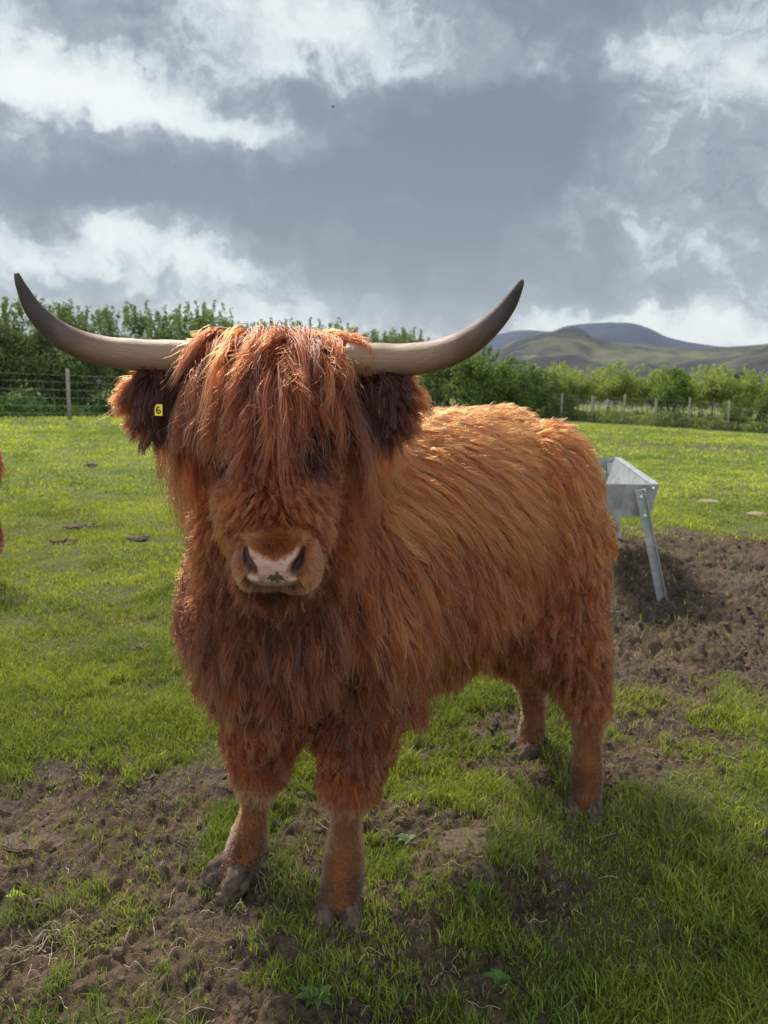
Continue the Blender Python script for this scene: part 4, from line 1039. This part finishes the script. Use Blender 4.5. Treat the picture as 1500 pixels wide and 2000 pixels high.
def ear_tag(parent, c, w, h, nrm, digit=True):
    nrm = Vector(nrm).normalized(); rt = Vector((0, 0, 1)).cross(-nrm).normalized(); rt = rt if rt.x > 0 else -rt; up = nrm.cross(rt); up = up if up.z > 0 else -up
    bm = bmesh.new(); out = [(-w, h * .35), (-w * .55, h), (w, h), (w, -h), (-w, -h * .95)]
    f = [bm.verts.new(c + rt * x + up * y + nrm * .0012) for x, y in out]; b = [bm.verts.new(c + rt * x + up * y - nrm * .0012) for x, y in out]
    bm.faces.new(f); bm.faces.new(b[::-1])
    for i in range(5): bm.faces.new((f[i], b[i], b[(i + 1) % 5], f[(i + 1) % 5]))
    bmesh.ops.recalc_face_normals(bm, faces=bm.faces)
    me = bpy.data.meshes.new('ear_tag'); bm.to_mesh(me); bm.free(); o = link('ear_tag', me, parent, MAT['tag_yellow'])
    if digit:
        pts = []; s = h * .62       # the figure 6, written as one bent stroke
        for a in np.linspace(R(55), R(180), 10): pts.append((math.cos(a) * s * .55, math.sin(a) * s * .75 + s * .15))
        for a in np.linspace(R(180), R(520), 22): pts.append((math.cos(a) * s * .52, math.sin(a) * s * .46 - s * .40))
        mb = MB(); mb.tube([c + rt * (x + w * .05) + up * y + nrm * .0018 for x, y in pts], .0011, 6); mb.build('digit', MAT['ink'], o)
    return o

def build_cow():
    root = empty('highland_cow', (.10, 2.15, 0)); bpy.context.view_layer.update()
    off = root.location.copy(); g = np.random.default_rng(77)
    me = body_mesh(); V, T, N = mesh_arrays(me); print('cow verts', len(V), round(time.time() - T0, 1))
    pv = empty('pivot'); pv.location = (0, 0, 0)
    bvh = BVHTree.FromPolygons([Vector(v) for v in V], [tuple(t) for t in T])
    b = link('body', me, root, MAT['skin'])
    G = groom_points()
    fine = lambda c: np.maximum(sstep(1.66, 1.58, c[:, 1]), sstep(.40, .32, c[:, 2]))
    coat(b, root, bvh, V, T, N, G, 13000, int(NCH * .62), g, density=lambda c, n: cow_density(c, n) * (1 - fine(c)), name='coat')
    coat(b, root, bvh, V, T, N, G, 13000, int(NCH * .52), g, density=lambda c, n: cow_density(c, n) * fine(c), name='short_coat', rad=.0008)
    print('coat', round(time.time() - T0, 1))
    muzzle(root)
    # horns
    hl = [PW(395, 698, 1.50), PW(330, 697, 1.49), PW(255, 692, 1.47), PW(185, 682, 1.45), PW(120, 655, 1.42), (PW(70, 610, 1.39)), PW(42, 560, 1.37), PW(32, 533, 1.36)]
    hr = [PW(680, 703, 1.50), PW(750, 703, 1.49), PW(820, 700, 1.47), PW(885, 683, 1.45), PW(940, 650, 1.42), PW(985, 605, 1.40), PW(1010, 567, 1.38), PW(1020, 547, 1.37)]
    rr = [.033, .0315, .0295, .0275, .023, .0165, .009, .0035]
    horn(root, hl, rr, 1); horn(root, hr, rr, 2)
    # ears
    e1, i1 = ear(root, PW(395, 775, 1.52), PW(268, 768, 1.47), 21, -1); e2, i2 = ear(root, PW(682, 780, 1.52), PW(790, 776, 1.47), 22, 1)
    ear_tag(root, PW(310, 801, 1.41), .0072, .0105, (-.15, -1, .1))
    ear_tag(root, PW(748, 802, 1.455), .0085, .0125, (.4, -1, .1), False)
    # eyes
    for s in (-1, 1):
        c = HEAD['eyes'] + Vector((s * .083, -.058, .008)); bm = bmesh.new(); bmesh.ops.create_uvsphere(bm, u_segments=20, v_segments=14, radius=.020); bmesh.ops.translate(bm, vec=c, verts=bm.verts)
        m2 = bpy.data.meshes.new('eye'); bm.to_mesh(m2); bm.free(); m2.polygons.foreach_set('use_smooth', np.ones(len(m2.polygons), bool)); link('eye', m2, root, MAT['eye'])
    # forelock: long wavy locks from the poll over the face
    S = []
    for k in range(250):
        u = g.uniform(-1, 1); q = g.uniform(0, 1); top = HEAD['poll'] + Vector((u * .090, .03 - .11 * q, .085 - .02 * u * u - .03 * q))
        co, no, i_, d_ = bvh.find_nearest(top)
        mid_ = math.exp(-(u / .30) ** 2); L = g.uniform(.17, .275) + .08 * mid_ * g.random() - .04 * abs(u)
        if g.random() < .08: L *= 1.25
        S.append((tuple(co + no * .003), no * .05 + Vector((u * .22 + g.normal() * .20, -.85 + .2 * g.normal(), .0)), L, .80, g.uniform(.006, .020), .38, g.uniform(.002, .030)))
    for s in (-1, 1):
        for k in range(12):   # side hair by the horn base, swept over the horn and down the cheek
            p = HEAD['poll'] + Vector((s * g.uniform(.08, .12), g.uniform(-.05, .03), g.uniform(-.02, .06))); co, no, i_, d_ = bvh.find_nearest(p)
            S.append((tuple(co), Vector((s * .6, -.45 + g.normal() * .2, .1 + g.normal() * .15)), g.uniform(.04, .10), .8, .005, .50, g.uniform(.002, .010)))
    for s in (-1, 1):   # hair of the crown swept out along the top of each horn
        for k in range(16):
            p = HEAD['poll'] + Vector((s * g.uniform(.05, .11), g.uniform(-.03, .03), .075)); S.append((tuple(p), Vector((s, -.10 + g.normal() * .15, g.uniform(-.05, .12))), g.uniform(.05, .085), .10, .003, .60, 0))
    free_locks('forelock', root, bvh, S, 66, g, K=16, rad=.00072, clump=.86, spread=.0075, frizz=.8, tone_sd=.17)
    # long wisps under neck and chest
    S = []
    for k in range(150):
        px, py, Y = g.uniform(410, 690), g.uniform(1130, 1280), 1.62; co, no, i_, d_ = bvh.find_nearest(PW(px, py, Y))
        S.append((tuple(co), no * .5 + Vector((0, -.1, -.8)), g.uniform(.10, .19), .5, .010, .30, g.uniform(.0, .03)))
    for k in range(120):
        t = g.uniform(.22, 1); p = Vector((-.02, 1.72, .60)).lerp(Vector((.42, 2.16, .62)), t); co, no, i_, d_ = bvh.find_nearest(p)
        S.append((tuple(co), no * .3 + Vector((.1, 0, -1)), g.uniform(.10, .17) * (1.15 if t < .6 else .85), .5, .010, .40, g.uniform(.0, .03)))
    free_locks('fringe', root, bvh, S, 40, g, K=12, rad=.0009, clump=.85, spread=.014, frizz=1.2)
    # hooves
    for k, sz in (('fl', 1.05), ('fr', 1.05), ('bl', 1.0), ('br', .95)):
        f = LEGS[k][-1]; z = gz1(f.x, f.y) - .014
        fw = {'fl': (-.15, -1), 'fr': (-.75, -.8), 'bl': (-.35, -1), 'br': (-.8, -.4)}[k]
        fv = Vector((fw[0], fw[1], 0)).normalized() * .022
        hoof(root, Vector((f.x + fv.x, f.y + fv.y, z)), f, fw, .05, len(k) + ord(k[0]), sz, hgt=.058)
    for k in ('fl', 'fr', 'bl', 'br'):      # dewclaws behind each fetlock
        f = LEGS[k][-2]; fw = Vector({'fl': (-.15, -1, 0), 'fr': (-.75, -.8, 0), 'bl': (-.35, -1, 0), 'br': (-.8, -.4, 0)}[k]).normalized(); rt_ = Vector((fw.y, -fw.x, 0))
        for s in (-1, 1):
            c = f - fw * .040 + rt_ * s * .030 - Vector((0, 0, .012)); MB().tube([c + Vector((0, 0, .012)) + fw * .012, c, c - Vector((0, 0, .020))], [.012, .012, .005], 10).build('dewclaw', MAT['hoof_horn'], root)
    # tail
    P = [Vector((.55, 2.50, 1.14)), Vector((.64, 2.58, 1.08)), Vector((.66, 2.61, .9)), Vector((.66, 2.62, .6)), Vector((.65, 2.61, .42))]
    tl = MB().tube(P, [.03, .026, .02, .015, .008], 10).build('tail', MAT['skin'], root)
    S = [(tuple(P[2].lerp(P[4], g.uniform(-.3, 1))), Vector((g.normal() * .5, g.normal() * .5, -1)), g.uniform(.12, .28), .5, .006, .45, 0) for k in range(90)]
    tv = BVHTree.FromPolygons([v.co for v in tl.data.vertices], [tuple(p.vertices) for p in tl.data.polygons]); free_locks('tail_hair', tl, tv, S, 30, g, K=10, spread=.01)
    bpy.data.objects.remove(pv)
    # bring everything under the root empty without moving it
    for ch in root.children: ch.matrix_parent_inverse = Matrix.Translation(-off)
    tag(root, 'shaggy ginger highland cow with wide upturned horns facing the camera', 'cow')
    return root
NCH = 230000
cow = build_cow()
print('cow', round(time.time() - T0, 1))
m_simple('hay', (.20, .15, .08), (.36, .29, .17), 30, .9, .2, bump=.01)
# ------------------------------------------------------------------ the second cow, nearly all beyond the left edge
def second_cow():
    c = copy_tree(cow); a = R(-72); bd = [o for o in cow.children if o.name == 'body'][0]
    V = mesh_arrays(bd.data)[0] - np.array(cow.location); ca, sa = math.cos(a), math.sin(a)
    X, Y, Z = V[:, 0] * ca - V[:, 1] * sa, V[:, 0] * sa + V[:, 1] * ca, V[:, 2]
    i = (Z < .30); fy = 4.95 - Y[i][X[i] > np.percentile(X[i], 80)].mean()
    lo, hi = -6.0, 0.0
    for _ in range(30):
        m = (lo + hi) / 2; xx, yy = X + m, Y + fy; ax_ = yy * math.cos(PITCH) + (CAMZ - Z) * math.sin(PITCH)
        if (750 + 1500 * xx / ax_)[Z < .8].max() > 2: hi = m
        else: lo = m
    print('cow2', lo, fy)
    c.location = (lo, fy, float(base_z(np.array([lo]), np.array([fy]))[0])); c.rotation_euler = (0, 0, a)
    tag(c, 'second ginger highland cow of which only a sliver shows at the left edge', 'cow')
    for ch in list(c.children):
        if ch.name.startswith('ear_tag'):
            for q in list(ch.children): bpy.data.objects.remove(q)
            bpy.data.objects.remove(ch)
second_cow()
# ------------------------------------------------------------------ clods, straw, dung and weeds on the ground
def clods():
    bm = bmesh.new(); bmesh.ops.create_icosphere(bm, subdivisions=2, radius=1.0); me = bpy.data.meshes.new('t'); bm.to_mesh(me); bm.free()
    V0, T0_, _ = mesh_arrays(me); bpy.data.meshes.remove(me); g = np.random.default_rng(31)
    xs, ys, ss = [], [], []
    def add(n, x0, x1, y0, y1, s0, s1, thr):
        x, y = g.uniform(x0, x1, n), g.uniform(y0, y1, n); m = mud_mask(x, y); k = (m > thr); xs.append(x[k]); ys.append(y[k]); ss.append(s0 + (s1 - s0) * g.uniform(0, 1, k.sum()) ** 5)
    add(2600, -1.5, 1.0, 1.2, 2.7, .002, .015, .5); add(700, .2, 1.6, 2.3, 3.4, .003, .014, .4); add(3000, .6, 5.0, 2.8, 6.6, .006, .030, .6)
    x, y, s = map(np.concatenate, (xs, ys, ss)); n = len(x); z = ground_z(x, y)
    A = g.normal(size=(n, 3, 3)); Q = np.linalg.qr(A)[0]; sc_ = s[:, None, None] * np.array([1, 1, 1]) * g.uniform(.6, 1.2, (n, 1, 3))
    V = np.einsum('nij,vj->nvi', Q, V0) * sc_
    nz = fbm((V0[None] * 1.6 + g.uniform(0, 50, (n, 1, 3))).reshape(-1, 3), 1.6, 3, 5).reshape(n, -1, 1); V = V * (1 + .95 * nz) * np.array([1, 1, .65])
    V = V + np.stack([x, y, z - s * .10], -1)[:, None]
    F = (T0_[None] + (np.arange(n) * len(V0))[:, None, None]).reshape(-1, 3)
    o = mesh_np('mud', V.reshape(-1, 3), F, MAT['mud_clod'], smooth=False); tag(o, 'loose crumbs and clods of dark mud on the bare ground', 'mud', kind='stuff')
clods()
def straw():
    g = np.random.default_rng(41); n = 640; K = 6
    r = 1.3 + 2.6 * g.random(n) ** 1.3; a = np.radians(g.uniform(-36, 36, n)); x, y = r * np.sin(a), r * np.cos(a)
    cl = g.random(n) < .10; x[cl] = -.80 + g.normal(size=cl.sum()) * .09; y[cl] = 1.66 + g.normal(size=cl.sum()) * .05
    L = g.uniform(.02, .09, n); th = g.uniform(0, 6.28, n); bend = g.normal(size=n) * .6; t = np.linspace(0, 1, K)
    P = np.zeros((n, K, 3)); P[:, 0] = np.column_stack([x, y, np.zeros(n)])
    for k in range(1, K):
        an = th + bend * k / K; P[:, k, 0] = P[:, k - 1, 0] + np.cos(an) * L / K; P[:, k, 1] = P[:, k - 1, 1] + np.sin(an) * L / K
    f = P.reshape(-1, 3); P[..., 2] = ground_z(f[:, 0], f[:, 1]).reshape(n, K) + .004 + .010 * g.random(n)[:, None] * np.sin(t * 3.14)[None]
    o = hair_object('straw', P, np.repeat(g.uniform(.0003, .0007, n)[:, None], K, 1), np.full((n, 3), .5), MAT['straw'], None)
    tag(o, 'dry pale straws and dead grass stems scattered over the mud', 'straw', kind='stuff')
straw()
def lump(name, x, y, rx, ry, h, m, seed, label, cat, sub=5, noise=.35, parent=None):
    bm = bmesh.new(); bmesh.ops.create_icosphere(bm, subdivisions=sub, radius=1.0); me = bpy.data.meshes.new(name); bm.to_mesh(me); bm.free()
    V = mesh_arrays(me)[0]; nz = fbm(V + seed, 2.2, 5, seed); V = V * (1 + noise * nz)[:, None]
    V[:, 2] = np.where(V[:, 2] > 0, V[:, 2], V[:, 2] * .3); V = V * np.array([rx, ry, h]) ; me.vertices.foreach_set('co', V.astype(np.float32).ravel())
    me.polygons.foreach_set('use_smooth', np.ones(len(me.polygons), bool)); o = link(name, me, parent, m); o.location = (x, y, gz1(x, y) - .004)
    if label: tag(o, label, cat)
    return o
p = PG(925, 1640); lump('earth_mound', p.x, p.y, .115, .075, .030, MAT['mud_clod'], 3, 'low mound of dry grey earth in the grass behind the front legs', 'mound')
p = PG(968, 1622); lump('dung', p.x, p.y - .012, .036, .026, .034, MAT['dung'], 9, 'small heap of wet black dung on the grey earth mound', 'dung')
p = PG(60, 1640); lump('mud_patch', p.x, p.y,   .11, .05, .006, MAT['mud_clod'], 12, 'smooth pale grey patch of mud at the left edge', 'mud patch')
p = PG(1385, 976); lump('hay_patch', p.x, p.y, .12, .10, .03, MAT['hay'], 14, 'small cream patch of hay on the green field right of the trough', 'hay patch')
p = PG(1478, 1002); lump('hay_patch', p.x, p.y, .10, .09, .03, MAT['hay'], 15, 'cream patch of hay on the field at the right edge of the photo', 'hay patch')
for k, (px, py, s, lab) in enumerate([(160, 1030, .13, 'dark molehill of soil on the grass left of the cow'), (178, 916, .12, 'small dark molehill farthest up the left field'), (270, 1055, .10, 'low brown molehill nearest to the cow on the left grass'), (120, 1062, .11, 'flat brown molehill near the left edge of the grass'),
                                 (345, 1285, .045, 'small dark clod of earth on the grass below the chest fringe'), (275, 1272, .05, 'grey flat clod of earth lying on the left grass')]):
    p = PG(px, py); lump('molehill', p.x, p.y, s, s * .8, s * .30, MAT['mud_clod'], 20 + k, lab, 'molehill', 5, .85)
def weed(px, py, n, L, w, col, label, seed):
    g = np.random.default_rng(seed); p = PG(px, py); V, F = [], []; K = 6
    for k in range(n):
        a = 6.28 * k / n + g.uniform(-.3, .3); l = L * g.uniform(.6, 1.1); rise = g.uniform(.2, .6); b = len(V)
        for i in range(K):
            t = i / (K - 1); wd = w * math.sin(min(t * 1.1 + .08, 1) * 3.14) * .5; rr = l * t; z = l * rise * math.sin(t * 2.2) * .8
            for s_ in (-1, 0, 1): V.append((math.cos(a) * rr - math.sin(a) * wd * s_, math.sin(a) * rr + math.cos(a) * wd * s_, z + abs(s_) * wd * .35))
        for i in range(K - 1):
            for s_ in (0, 1): q = b + i * 3 + s_; F.append((q, q + 1, q + 4, q + 3))
    o = mesh_np('weed', np.array(V), F, MAT['leaf']); o.location = (p.x, p.y, gz1(p.x, p.y) + .004)
    c = np.array(col) * g.uniform(.8, 1.2, (len(V), 1)); attr(o.data, 'col', 'FLOAT_COLOR', 'POINT', np.column_stack([c, np.ones(len(V))])); tag(o, label, 'weed')
weed(30, 1748, 7, .028, .014, (.45, .55, .03), 'small weed with bright yellow leaves at the left edge of the mud', 1)
weed(618, 1955, 9, .055, .020, (.12, .20, .07), 'grey green rosette of leaves in the mud at the bottom of the photo', 2)
weed(975, 1925, 8, .045, .018, (.10, .19, .05), 'low broad leaved weed in the shaded grass right of the front legs', 3)
weed(795, 1635, 8, .040, .020, (.16, .24, .11), 'pale round leaved weed on the ground left of the earth mound', 4)
# a fly in the air above the horns
f_ = PW(650, 209, 2.2); bm = bmesh.new()
for c_, r_ in (((0, 0, 0), (.0022, .0030, .0020)), ((0, -.0035, .0003), (.0014, .0014, .0013))):
    q = bmesh.ops.create_icosphere(bm, subdivisions=2, radius=1.0)
    for v in q['verts']: v.co = Vector((v.co.x * r_[0] + c_[0], v.co.y * r_[1] + c_[1], v.co.z * r_[2] + c_[2]))
for s_ in (-1, 1):
    q = [bm.verts.new(v) for v in ((0, 0, .002), (s_ * .003, .001, .0045), (s_ * .0038, .005, .004), (s_ * .001, .004, .002))]; bm.faces.new(q)
me = bpy.data.meshes.new('fly'); bm.to_mesh(me); bm.free(); fo = link('fly', me, None, MAT['ink']); fo.location = f_; tag(fo, 'tiny dark fly in the air high above the head', 'fly')
print('done', round(time.time() - T0, 1))

# ------------------------------------------------------------------ air
bm = bmesh.new(); bmesh.ops.create_cube(bm, size=1.0)
for v in bm.verts: v.co = Vector((v.co.x * 19000, v.co.y * 19000, 700 if v.co.z > 0 else -60))
me = bpy.data.meshes.new('haze'); bm.to_mesh(me); bm.free()
hm = bpy.data.materials.new('haze'); hm.use_nodes = True; ht = NT(hm.node_tree)
for n in list(ht.n): ht.n.remove(n)
ho = ht.node('ShaderNodeOutputMaterial'); pv_ = ht.node('ShaderNodeVolumePrincipled'); pv_.inputs['Density'].default_value = 4.5e-5; pv_.inputs['Color'].default_value = (.80, .88, 1, 1)
ht.put(ho.inputs['Volume'], pv_.outputs[0]); tag(link('haze', me, None, hm), 'faint blue air between the field and the far mountain', 'haze', kind='stuff')
